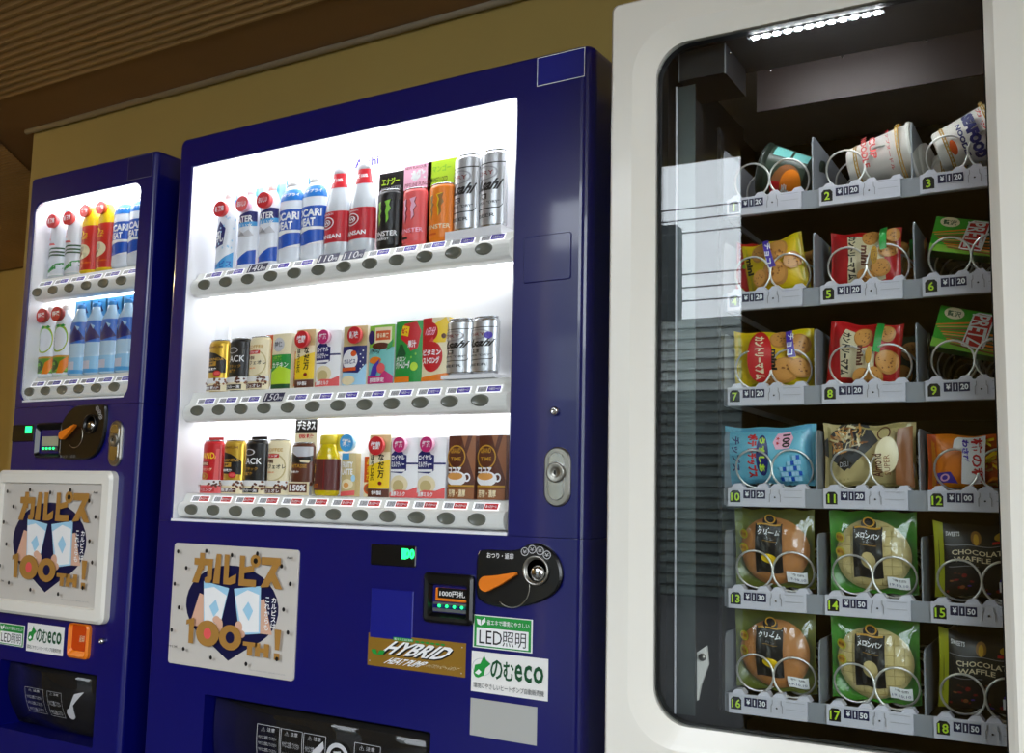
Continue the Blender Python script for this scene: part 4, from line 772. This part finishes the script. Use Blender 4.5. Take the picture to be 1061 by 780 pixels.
mb = MB(); mb.box(.03, .034, 1.742, .70, .2, 1.748, mat('ceiling_metal', (112, 114, 116), .28, .8)); mb.build('lamp_plate', sn)
mb = MB(); mb.box(.205, .2, 1.664, .70, .204, 1.744, mat('brown_steel', (46, 37, 36), .5, .3))
for x in (.232, .36, .5): mb.lathe([(.003, 0), (.0025, -.003)], M_chrome, c=(x, .2, 1.738), axis='y', n=8)
mb.build('rear_valance', sn)
mb = MB(); mb.box(.236, .036, 1.733, .458, .05, 1.742, M_grey); ls = mb.build('lamp_strip', sn)
for i in range(12):
    MB().box(.245+i*.018, .039, 1.7305, .254+i*.018, .045, 1.733, M_ledw).build('lamp_diode', ls)
mb = MB(); mb.box(.109, .05, 1.685, .194, .17, 1.737, mat('bracket_black', (40, 41, 44), .3, .6))
mb.box(.1095, .0485, 1.683, .111, .052, 1.738, M_grey); mb.box(.1925, .0485, 1.683, .1945, .052, 1.738, M_grey); mb.lathe([(.003, 0), (.002, -.003)], M_chrome, c=(.1965, .07, 1.727), axis='y', n=8); mb.build('motor_housing', sn)
mb = MB(); mb.box(.1, .06, .60, .1025, .063, 1.68, M_lil); mb.box(.103, .064, .6, .135, .067, 1.68, mat('rail_green_grey', (62, 70, 70), .3, .5)); mb.box(.126, .075, .6, .129, .12, 1.66, M_inner)
mb.build('lift_rail', sn)
mb = MB(); mb.box(.03, .05, .47, .09, .5, 1.75, M_inner); mb.build('side_channel', sn)
mb = MB(); mb.prism([(.118, .62), (.118, .69), (.145, .71), (.148, .68), (.135, .645), (.13, .62)], .09, .098, M_paper); mb.lathe([(.006, 0), (.0065, -.004)], M_steel, c=(.14, .088, .692), axis='y', n=10)
mb.build('bracket', sn)
mb = MB(); mb.box(.150, .14, .60, .156, .16, 1.62, M_inner)
for k in range(34): mb.box(.151, .138, .62+k*.03, .155, .14, .632+k*.03, M_blackm)
mb.build('tray_rack', sn)
TZ = [1.474, 1.303, 1.134, .960, .787, .613]
TX = [.165, .328, .490]
PR = [['120', '120', '120'], ['120', '120', '120'], ['120', '120', '120'], ['120', '120', '100'], ['130', '150', '150'], ['130', '150', '150']]
coil_me = None
for r_ in range(6):
    tz = TZ[r_]; top = tz+.014
    mb = MB(); mb.box(.160, .152, tz-.018, .690, .158, top, M_tray); mb.box(.160, .158, tz-.006, .690, .72, tz-.003, M_inner); mb.box(.156, .154, tz-.016, .160, .72, top, M_tray)
    mb.box(.688, .154, tz-.016, .692, .72, top, M_tray)
    tr = mb.build('coil_tray', sn)
    for c_ in range(3):
        x = TX[c_]; no = r_*3+c_+1; cw = .132
        mb = MB(); mb.loft([(x, tz-.017, x+cw, top+.001, .001, .152), (x, tz-.017, x+cw, top+.001, .001, .1465)], M_lil, cap0=False, n=2)
        mb.v = mb.v
        S = flatS(x, tz-.017, x+cw, top+.001, .1464)
        pr = PR[r_][c_]
        A = [('p', [(.03, .2), (.17, .2), (.17, .7), (.14, .84), (.06, .84), (.03, .7)], 'K'), ('n', .10, .28, .72, str(no), 'LM', 4.1, .02),
             ('r', .21, .42, .30, .86, 'NV'), ('r', .31, .42, .37, .86, 'NV'), ('r', .38, .42, .50, .86, 'NV'), ('t', .235, .52, .285, .78, '¥', 'W', 0, .03), ('n', .34, .5, .78, pr[0], 'W', 4.1, .03), ('n', .44, .5, .78, pr[1:], 'W', 4.1, .03),
             ('p', [(.55, .25), (.56, .25), (.56, .6), (.575, .7), (.575, .9), (.565, .9), (.565, .72), (.55, .62)], 'GY'), ('p', [(.70, .25), (.69, .25), (.69, .6), (.675, .7), (.675, .9), (.685, .9), (.685, .72), (.70, .62)], 'GY'), ('e', .625, .5, .012, .045, 'K'),
             ('r', .74, .86, .97, .88, 'GY'), ('r', .74, .5, .97, .52, 'GY'), ('r', .03, .9, .5, .92, 'LGY')]
        mb.art(A, S)
        for q in (.12, .45, .64, .95):
            xx = x+cw*q; mb.prism([(xx-.012, top), (xx+.012, top), (xx+.006, top+.0085), (xx-.005, top+.0075)], .150, .170, M_lil)
        mb.build('price_tag', tr)
        for s_, cx in ((1, x+.04), (-1, x+.105)):
            if coil_me is None or True:
                pts = []; n = 24; turns = 5; rr = .0325
                for i in range(turns*n+1):
                    a = R(-60)+s_*2*math.pi*i/n; pts.append((rr*math.cos(a), .0+.075*max(0, i-n*.55)/n, rr*math.sin(a)))
                if coil_me is None: coil_me = {}
                if s_ not in coil_me:
                    o = MB().tube(pts, .0019, M_wire, 6).build('spiral_coil', tr, (cx, .163, top+.034)); coil_me[s_] = o.data
                else:
                    o = bpy.data.objects.new('spiral_coil', coil_me[s_]); COL.objects.link(o); o.parent = tr; o.location = (cx, .163, top+.034)
    for x in (TX[0]-.011, TX[0]+.149, TX[1]+.148, TX[2]+.15):
        mb = MB(); pts = [(.156, top-.004), (.156, top+.088), (.162, top+.098), (.172, top+.100), (.6, top+.10), (.6, top-.004)]
        mb.profx(pts, x, x+.0025, M_tray)
        for k in range(9):  # pressed ribs on the sheet
            y = .17+k*.012; mb.add([(x-.0006, y, top+.01), (x-.0006, y+.003, top+.01), (x-.0006, y+.006, top+.09), (x-.0006, y+.003, top+.09)], [(0, 1, 2, 3)], M_lil)
        mb.build('divider', tr)

# ---- snacks
def rotm(rx=0, ry=0, rz=0): return (R(rx), R(ry), R(rz)+WYAW)
def bag(name, x, y, z, w_, h_, t_, art_, lb, cat, base, seal=None, rot=(0, 0, 0), group=None, ws=.05):
    e = empty(name, wloc(x, y, z), 0, lb, cat, group, rot=rotm(*rot))
    rnd = random.Random(int(x*1e4)+int(z*1e3)); ph = [rnd.uniform(0, 6) for _ in range(4)]
    def bul(u, v):
        a = max(0, min(1, (u-ws)/(1-2*ws))); b = max(0, min(1, v))
        s_ = (math.sin(math.pi*a)**.55)*(math.sin(math.pi*b)**.6) if 0 < a < 1 and 0 < b < 1 else 0
        return s_*(1+.07*math.sin(9*u+ph[0])*math.sin(7*v+ph[1]))+.05*math.sin(22*u+ph[2]+5*v)*s_*(1-s_)*2
    def pin(u, v): # film pulls in where it bulges
        return ((u-.5)*w_*(1-.03*math.sin(math.pi*v)), v*h_+ (.5-v)*h_*.09*math.sin(math.pi*u)+ .0015*math.sin(14*u+ph[3]))
    F = lambda u, v, k: (pin(u, v)[0], -t_/2*bul(u, v)-.0006-k*LAY*1.3, pin(u, v)[1])
    Bk = lambda u, v, k: (pin(u, v)[0], t_/2*bul(u, v)+.0006, pin(u, v)[1])
    mb = MB(); mb.grid(F, 26, 16, base); mb.grid(Bk, 26, 16, base); mb.art(art_, F, 20, 12); mb.build('wrapper', e)
    if seal is not None:
        mb = MB()
        for u0 in (0, 1-ws*.9):
            for q in range(6):
                uu = u0+ws*.9*q/6; a = F(uu, 0, 1); b = F(uu, 1, 1); c = F(uu+ws*.07, 1, 1); d = F(uu+ws*.07, 0, 1)
                mb.add([(p[0], p[1]-.0006, p[2]) for p in (a, d, c, b)], [(0, 1, 2, 3)], seal)
        mb.build('crimped_seal', e)
    return e
def film(n_, c): return mat(n_, c, .28, 0, .35)
YI = .200
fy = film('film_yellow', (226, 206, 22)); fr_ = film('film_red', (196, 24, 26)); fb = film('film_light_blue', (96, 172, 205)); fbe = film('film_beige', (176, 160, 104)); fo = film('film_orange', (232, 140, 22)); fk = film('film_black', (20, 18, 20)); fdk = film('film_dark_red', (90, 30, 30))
def cookies(seed, pts, c1='BUN', c2='CR'):
    rn = random.Random(seed); A = []
    for x, y, r_ in pts:
        A += [('e', x, y, r_, r_*1.2, 'CK'), ('e', x-.01, y+.015, r_*.86, r_*1.02, c1)]
        for q in range(9):
            a_, d_ = rn.uniform(0, 6.28), rn.uniform(.15, .8)*r_; A.append(('e', x+d_*math.cos(a_), y+d_*math.sin(a_), r_*rn.uniform(.05, .1), r_*rn.uniform(.05, .11), 'LB'))
    return A
# row 2
pea = [('r', 0, 0, 1, 1, 'R')]+[('e', .15+.25*(i % 4)+.06*(i % 3), .12+.11*i, .06, .05, 'CR' if i % 2 else 'LG') for i in range(8)]
bag('snack_bag', .196, YI+.02, TZ[1]+.016, .075, .105, .03, pea, 'red snack bag with white and green bean print behind the reflection in slot 4', 'snack bag', fr_, None, (0, 2, 12))
ban = [('r', 0, 0, 1, 1, 'Y')]+cookies(2, [(.3, .8, .14), (.62, .78, .17), (.55, .35, .2), (.85, .5, .13), (.3, .3, .13)])+[('p', [(.42, .98), (.52, .98), (.62, .45), (.5, .42)], 'PU'), ('t', .46, .5, .56, .92, 'チョコ', 'W', -90, .03), ('t', .1, .4, .22, .75, 'mini', 'K', -90, .05)]
bag('cookie_bag', .246, YI, TZ[1]+.016, .112, .102, .04, ban, 'yellow cookie bag with a corner sticking up, in the slot with the red bean bag', 'snack bag', fy, fy, (4, -8, -6))
bag('cookie_bag', .272, YI+.07, TZ[1]+.014, .09, .098, .03, ban, 'yellow cookie bag mostly hidden behind the one with a corner sticking up', 'snack bag', fy, None, (0, 0, 0))
cma = [('r', 0, 0, 1, 1, 'R'), ('p', [(.26, .02), (.3, .5), (.26, .93), (.46, .9), (.56, .86), (.8, .9), (.8, .1), (.5, .04)], 'CR'), *cookies(3, [(.6, .88, .12), (.85, .62, .12), (.76, .3, .13), (.56, .12, .13), (.92, .85, .1)]), ('t', .32, .08, .44, .88, 'カントリーマアム', 'K', -90, .05), ('t', .52, .32, .62, .7, 'mini', 'BR', -90, .05), ('e', .7, .52, .05, .16, 'GO'), ('t', .67, .42, .73, .62, 'バニラ', 'BR', -90, 0), ('p', [(.74, 1), (.84, 1), (.86, .6), (.78, .58)], 'G')]
bag('cookie_bag', .392, YI, TZ[1]+.015, .120, .100, .042, cma, 'red and cream cookie bag with only its left end red, upper of two', 'snack bag', fr_, None, (3, 2, -5))
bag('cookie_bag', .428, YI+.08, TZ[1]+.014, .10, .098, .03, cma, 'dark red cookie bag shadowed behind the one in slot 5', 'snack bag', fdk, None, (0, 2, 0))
# row 3
yel = [('r', 0, 0, 1, 1, 'Y'), *cookies(4, [(.6, .86, .13), (.82, .72, .16), (.66, .3, .19), (.86, .32, .14), (.45, .12, .13)]), ('e', .37, .52, .17, .46, 'R'), ('t', .3, .12, .43, .9, 'カントリーマアム', 'CR', -90, .05), ('t', .52, .3, .59, .68, 'mini', 'K', -90, .05), ('p', [(.68, .98), (.76, .98), (.82, .5), (.73, .5)], 'PU'), ('t', .71, .54, .79, .93, 'チョコ', 'W', -90, .02)]
bag('cookie_bag', .234, YI, TZ[2]+.015, .140, .106, .045, yel, 'wide yellow cookie bag with a tall red oval, left above the blue chip bag', 'snack bag', fy, fy, (4, 0, 4))
cm2 = [('r', 0, 0, 1, 1, 'R'), ('p', [(.2, .08), (.14, .7), (.22, .88), (.36, .86), (.44, .6), (.66, .62), (.66, .2), (.4, .1)], 'CR'), *cookies(6, [(.48, .78, .13), (.8, .85, .11), (.84, .4, .16), (.68, .14, .12), (.5, .12, .12)]), ('t', .2, .12, .33, .82, 'カントリーマアム', 'K', -90, .05), ('t', .43, .3, .52, .64, 'mini', 'BR', -90, .05), ('e', .59, .47, .045, .15, 'GO'), ('p', [(.66, 1), (.76, 1), (.74, .52), (.64, .52)], 'G')]
bag('cookie_bag', .383, YI, TZ[2]+.015, .118, .110, .045, cm2, 'red and cream cookie bag with both ends red, lower of two', 'snack bag', fr_, fr_, (4, 6, 4))
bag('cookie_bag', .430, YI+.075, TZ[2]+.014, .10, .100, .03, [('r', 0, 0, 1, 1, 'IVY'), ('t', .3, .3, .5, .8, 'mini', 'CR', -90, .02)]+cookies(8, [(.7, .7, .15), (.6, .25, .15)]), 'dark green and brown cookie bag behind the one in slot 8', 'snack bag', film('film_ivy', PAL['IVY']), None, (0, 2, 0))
# row 4
pot = [('r', 0, 0, 1, 1, 'CY'), ('p', [(.01, .05), (.05, .05), (.09, .5), (.07, .98), (.01, .98)], 'BUN'), ('t', .15, .25, .25, .85, 'チップス', 'DB', -90, .03), ('t', .33, .12, .44, .88, 'ポテトチップス', 'R', -90, .06), ('e', .49, .5, .065, .36, 'DB'), ('t', .455, .2, .52, .82, 'うすしお', 'LM', -90, .05), ('p', [(.6, .75), (.64, .9), (.76, .92), (.8, .8), (.76, .64), (.63, .63)], 'LP'), ('t', .69, .66, .77, .88, '100', 'K', -90, .04), ('t', .63, .7, .67, .85, '★★', 'R', -90, 0)]
pot += [('p', [(.66+.035*i+.012*(j % 2), .08+.09*j), (.69+.035*i+.012*(j % 2), .08+.09*j), (.69+.035*i+.012*(j % 2), .15+.09*j), (.66+.035*i+.012*(j % 2), .15+.09*j)], 'PB' if (i+j) % 3 else 'B') for i in range(6) for j in range(3+i//2)]
bag('potato_chip_bag', .222, YI-.002, TZ[3]+.018, .176, .108, .05, pot, 'light blue potato chip bag above tag 10', 'snack bag', fb, None, (5, 0, -2))
rn = random.Random(11)
noo = []
for i in range(75):
    x, y = rn.uniform(.1, .46), rn.uniform(.54, .95); a = rn.uniform(0, 3.14); l = .05; dx, dy = l*math.cos(a), l*1.3*math.sin(a)
    noo.append(('p', [(x-dx, y-dy), (x-dx+.016, y-dy+.026), (x+dx+.016, y+dy+.026), (x+dx, y+dy)], rn.choice(['BUN', 'LB', 'CR', 'BEI'])))
elg = [('r', 0, 0, 1, 1, 'BEI'), ('p', [(.0, .72), (.2, 1), (.5, 1), (.62, .76), (.3, .28), (.0, .5)], 'DGY'), *noo, ('p', [(.26, .5), (.36, .36), (.27, .26), (.18, .38)], 'K'), ('p', [(.8, .05), (.99, .05), (.99, .95), (.84, .9)], 'LB'), ('o', .70, .86, .07, .1, 'BR', .8), ('e', .73, .52, .12, .28, 'CR'), ('t', .58, .18, .68, .55, 'Almond', 'BR', 90, .02), ('t', .70, .2, .76, .52, 'SUPER', 'LB', 90, 0), ('t', .22, .33, .32, .41, 'DELI', 'LGY', 0, 0)]
bag('almond_snack_bag', .394, YI, TZ[3]+.016, .150, .112, .045, elg, 'beige nut and noodle snack bag above tag 11', 'snack bag', fbe, None, (4, 0, 0))
cur = []
rn = random.Random(4)
for i in range(60):
    x, y = rn.uniform(.62, .98), rn.uniform(.05, .95); a = rn.uniform(-.9, .9); dx, dy = .06*math.cos(a), .1*math.sin(a)
    cur.append(('p', [(x-dx, y-dy-.02), (x-dx, y-dy+.03), (x+dx, y+dy+.03), (x+dx, y+dy-.02)], rn.choice(['O', 'DO', 'BUN', 'Y'])))
kak = [('r', 0, 0, 1, 1, 'O'), ('r', 0, 0, .1, 1, 'DO'), ('p', [(.1, .12), (.1, .3), (.24, .3), (.32, .08)], 'PU'), ('o', .18, .2, .05, .07, 'LP', .6), ('r', .58, 0, 1, 1, 'DO'), *cur, ('p', [(.3, .9), (.34, .96), (.62, .98), (.6, .1), (.36, .1), (.38, .75), (.28, .74)], 'W'), ('t', .47, .12, .59, .95, '柿の種', 'R', -90, .03), ('t', .38, .5, .45, .93, 'わさび', 'PU', -90, .06), ('e', .8, .8, .05, .06, 'Y')]
bag('rice_cracker_bag', .556, YI, TZ[3]+.016, .145, .092, .04, kak, 'orange rice cracker bag with red lettering above tag 12', 'snack bag', fo, None, (3, 0, 2))
# pretzel boxes
def boxp(x, y, z, w_, h_, d, lb, rot):
    e = empty('pretzel_box', wloc(x, y, z), 0, lb, 'snack box', 'green pretzel boxes', rot=rotm(*rot))
    g1 = film('box_green', (48, 170, 40)); g2 = film('box_dark_green', (16, 92, 36))
    mb = MB(); mb.plate(-w_/2, 0, w_/2, h_, -d/2, d/2, g1, r=.002, b=.001)
    A = [('p', [(.62, 0), (1, 0), (1, 1), (.74, 1)], 'DG'), ('p', [(0, .0), (1, .0), (1, .12), (0, .2)], 'LG')]
    for i in range(9): A.append(('p', [(0+.03*i, .5-.05*i), (0+.03*i, .53-.05*i), (.6+.05*i, .78-.09*i), (.6+.05*i, .73-.09*i)], ['O', 'BUN', 'LB'][i % 3]))
    A += [('e', .2, .84, .13, .14, 'CR'), ('t', .11, .76, .29, .9, '贅沢', 'DG', 0, .02), ('p', [(.38, .12), (.42, .1), (.66, .1), (.68, .2), (.72, .9), (.7, .95), (.5, .95), (.44, .88)], 'W'), ('p', [(.40, .14), (.65, .13), (.70, .9), (.52, .92), (.46, .86)], 'R'), ('t', .43, .16, .66, .9, 'PRETZ', 'W', -90, .02), ('t', .74, .2, .9, .9, 'サラダ', 'CR', -90, .04)]
    mb.art(A, flatS(-w_/2, 0, w_/2, h_, -d/2)); mb.build('carton', e)
    MB().box(-w_/2+.001, -d/2+.001, -.0006, w_/2-.001, d/2-.001, 0, g2).build('flap', e)
boxp(.553, YI-.006, TZ[1]+.052, .118, .062, .026, 'green pretzel box tilted above tag 6, the upper one', (-12, 12, 3))
boxp(.551, YI-.006, TZ[2]+.060, .118, .072, .026, 'green pretzel box tilted above tag 9, the lower one', (-12, 14, 3))
# cups lying in the top tray
def cup(name, x, y, z, lb, base, art_, rot, lidm, s=1, group=None):
    e = empty(name, wloc(x, y, z), 0, lb, 'cup noodles', group, rot=rotm(*rot))
    h = .105*s; rb, rt_ = .034*s, .047*s
    prof = [(rb*.9, 0), (rb, .003), (rt_, h-.006), (rt_+.003, h-.005), (rt_+.003, h), (rt_, h)]
    mb = MB(); mb.lathe(prof, base, n=36); rr = lambda v: rb+(rt_-rb)*v+.0004
    mb.art(art_, cylS(rr, .004, h-.008, 200), 16, 2); mb.build('cup_body', e)
    MB().lathe([(rt_+.003, h), (rt_+.001, h+.0012), (.001, h+.0014)], lidm, n=36).build('cup_lid', e)
    return e
cw_ = mat('cup_white', (236, 232, 224), .4)
gb = lambda: [q for b in (.1, .86) for q in [('r', 0, b, 1, b+.02, 'GO'), ('r', 0, b+.045, 1, b+.065, 'GO')]+[('r', i*.05, b+.022, i*.05+.025, b+.043, 'BEI') for i in range(20)]]
nood = gb()+[('t', .32, .42, .56, .54, 'CUP', 'SAL', 0, .03), ('t', .26, .27, .62, .38, 'NOODLE', 'SAL', 0, .03), ('t', .3, .72, .7, .78, 'カップヌードル', 'R')]
sea = [q for q in gb()]+[('t', .34, .50, .80, .70, 'SEAFOOD', 'DB', 0, .08), ('t', .40, .36, .74, .45, 'NOODLE', 'DB', 0, .05), ('t', .34, .76, .7, .84, 'カップ', 'SAL', 0, .02), ('e', .6, .22, .08, .06, 'DO')]
cup('cup_noodles', .405, YI+.075, TZ[0]+.051, 'white cup with gold bands behind the front one in slot 2', cw_, nood, (0, 84, -12), cw_, .86)
cup('cup_noodles', .370, YI+.012, TZ[0]+.060, 'large white cup with gold bands and red lettering lying above tag 2', cw_, nood, (0, 82, -4), cw_, 1.04)
cup('cup_noodles', .500, YI+.07, TZ[0]+.052, 'small white cup with orange print behind the blue-lettered cup in slot 3', cw_, gb()+[('e', .5, .45, .25, .18, 'BUN'), ('t', .3, .62, .6, .72, 'ヌードル', 'DB', 0, .03), ('t', .38, .38, .6, .5, 'D', 'R', 0, .06)], (0, 84, 0), cw_, .86)
cup('cup_noodles', .512, YI+.004, TZ[0]+.066, 'white cup with big blue lettering lying above tag 3', cw_, sea, (0, 72, 2), cw_, .98)
cup('cup_noodles', .312, YI+.03, TZ[0]+.054, 'dark green cup with an orange print lying in slot 1', film('cup_dark', (34, 44, 38)), [('r', .1, .2, .9, .95, 'IVY'), ('e', .25, .5, .3, .3, 'LB'), ('e', .3, .42, .2, .2, 'O'), ('r', .1, .62, .32, .8, 'R'), ('t', .1, .45, .3, .6, '辛', 'W', 0, .03), ('r', .62, .2, .78, .5, 'TE'), ('r', .62, .55, .78, .88, 'TE')], (0, -72, 4), mat('foil_lid', (190, 192, 186), .3, .7), 1.0)
# breads in clear bags
def bread(name, x, z, lb, bc, top_c, title, oval, green, seed, melon=False, label_w=.062, rz=0):
    e = empty(name, wloc(x, YI, z), 0, lb, 'bread', None, rot=rotm(3, 0, rz)); w_, h_ = .140, .134; rn = random.Random(seed)
    bm_ = mat(name+'_crust', bc, .55, noise=.18, scale=40, bump=.25)
    R1, R2, T = .060, .058, .020
    def Sb(sgn):
        def S(u, v, k):
            a = 2*math.pi*u; q = v; rr = 1+.02*math.sin(3*a+seed)
            return (R1*q*rr*math.cos(a), sgn*T*math.sqrt(max(0, 1-q*q)), h_*.47+R2*q*rr*math.sin(a))
        return S
    mb = MB(); mb.grid(Sb(-1), 32, 8, bm_); mb.grid(Sb(1), 32, 8, bm_)
    if melon:
        for i in range(-3, 4):
            for sg in (0, 1):
                pts = []
                for j in range(-8, 9):
                    p, q = i*.016, j*.0068
                    xx, zz = (p, q) if sg else (q, p)
                    if (xx/R1)**2+(zz/R2)**2 < .93: pts.append((xx, -T*math.sqrt(1-(xx/R1)**2-(zz/R2)**2)-.0002, h_*.47+zz))
                if len(pts) > 3: mb.tube(pts, .0006, mat('melon_crease', (190, 168, 100), .7), 4)
    mb.build('bread_body', e)
    def F(s_):
        def S(u, v, k):
            b = (math.sin(math.pi*min(1, max(0, (u-.03)/.94)))**.5)*(math.sin(math.pi*min(1, max(0, (v-.03)/.94)))**.5) if .03 < u < .97 and .03 < v < .97 else 0
            return ((u-.5)*w_*(1-.02*math.sin(math.pi*v)), s_*(.0245*b+.001+.0022*math.sin(34*u+seed+6*v)*b*math.cos(15*v-7*u))-k*LAY, v*h_+.0015*math.sin(20*u))
        return S
    mb = MB(); mb.grid(F(-1), 30, 18, M_film); mb.build('clear_film', e)
    mb = MB(); mb.grid(F(1), 24, 14, green); mb.build('coloured_film', e)
    A = [('r', .30, .2, .64, .82, 'K'), ('e', .48, .85, .09, .08, 'K'), ('o', .48, .88, .07, .055, 'GO', .75), ('r', .32, .80, .62, .82, 'GO'), ('t', .33, .68, .61, .75, title, 'W', 0, .03), ('r', .39, .6, .57, .605, 'GO'), ('t', .42, .62, .54, .65, 'パン', 'GY', 0, 0), oval, ('o', .14, .68, .058, .06, 'YG', .8), ('e', .14, .68, .045, .045, 'GO'), ('o', .14, .5, .058, .06, 'YG', .8), ('e', .14, .5, .045, .045, 'GO'), ('t', .1, .66, .18, .7, '新鮮', 'BR', 0, 0), ('t', .1, .48, .18, .52, '美味', 'BR', 0, 0),
         ('r', .68, .08, .92, .22, 'W'), ('t', .72, .17, .88, .2, '特価', 'K', 0, 0), ('t', .7, .11, .9, .14, '19.10.10', 'DB', 0, 0)]
    mb = MB(); mb.art(A, F(-1), 16, 12); mb.build('film_print', e)
gf = film('film_bag_olive', (112, 124, 30)); gf2 = film('film_bag_green', (60, 150, 24))
cream_oval = ('e', .48, .38, .1, .06, 'Y'); melon_oval = ('e', .48, .42, .085, .1, 'BEI')
bread('cream_bread', .232, TZ[4]+.018, 'round golden cream bread in a clear bag, upper of the two', (206, 132, 60), 'BUN', 'クリーム', cream_oval, gf, 1)
bread('cream_bread', .232, TZ[5]+.018, 'round golden cream bread in a clear bag, in the lowest tray', (206, 132, 60), 'BUN', 'クリーム', cream_oval, gf, 5)
bread('melon_bread', .396, TZ[4]+.018, 'pale melon bread in a green and clear bag, upper of two', (228, 204, 136), 'CR', 'メロンパン', melon_oval, gf2, 2, True)
bread('melon_bread', .396, TZ[5]+.018, 'pale melon bread in a green and clear bag, in the lowest tray', (228, 204, 136), 'CR', 'メロンパン', melon_oval, gf2, 7, True)
waf = [('r', 0, 0, 1, 1, 'K'), ('r', 0, 0, .11, 1, 'YG'), ('t', .20, .585, .82, .655, 'CHOCOLATE', 'CR', 0, .02), ('t', .22, .49, .64, .56, 'WAFFLE', 'CR', 0, .02), ('r', .12, .71, .95, .72, 'GY'), ('r', .16, .42, .5, .43, 'GY'), ('t', .14, .84, .3, .9, 'SWEETS', 'W'), ('e', .48, .82, .06, .1, 'DGO'), ('e', .48, .8, .03, .08, 'GLD'), ('e', .78, .84, .1, .06, 'GLD'), ('r', .66, .75, .88, .785, 'R')]
rn = random.Random(9)
for i in range(26): waf.append(('e', rn.uniform(.15, .95), rn.uniform(.06, .38), rn.uniform(.01, .035), rn.uniform(.01, .03), rn.choice(['DR', 'BR', 'LB', 'PU'])))
waf += [('r', .72, .1, .95, .24, 'W'), ('t', .76, .14, .9, .19, '19.10', 'DB')]
bag('waffle_bag', .556, YI, TZ[4]+.018, .132, .122, .038, waf, 'black chocolate waffle bag with a gold edge, upper of the two', 'snack bag', fk, None, (3, 0, 3), ws=.07)
bag('waffle_bag', .556, YI, TZ[5]+.018, .132, .126, .038, waf, 'black chocolate waffle bag with a gold edge, in the lowest tray', 'snack bag', fk, None, (3, 2, 0), ws=.07)
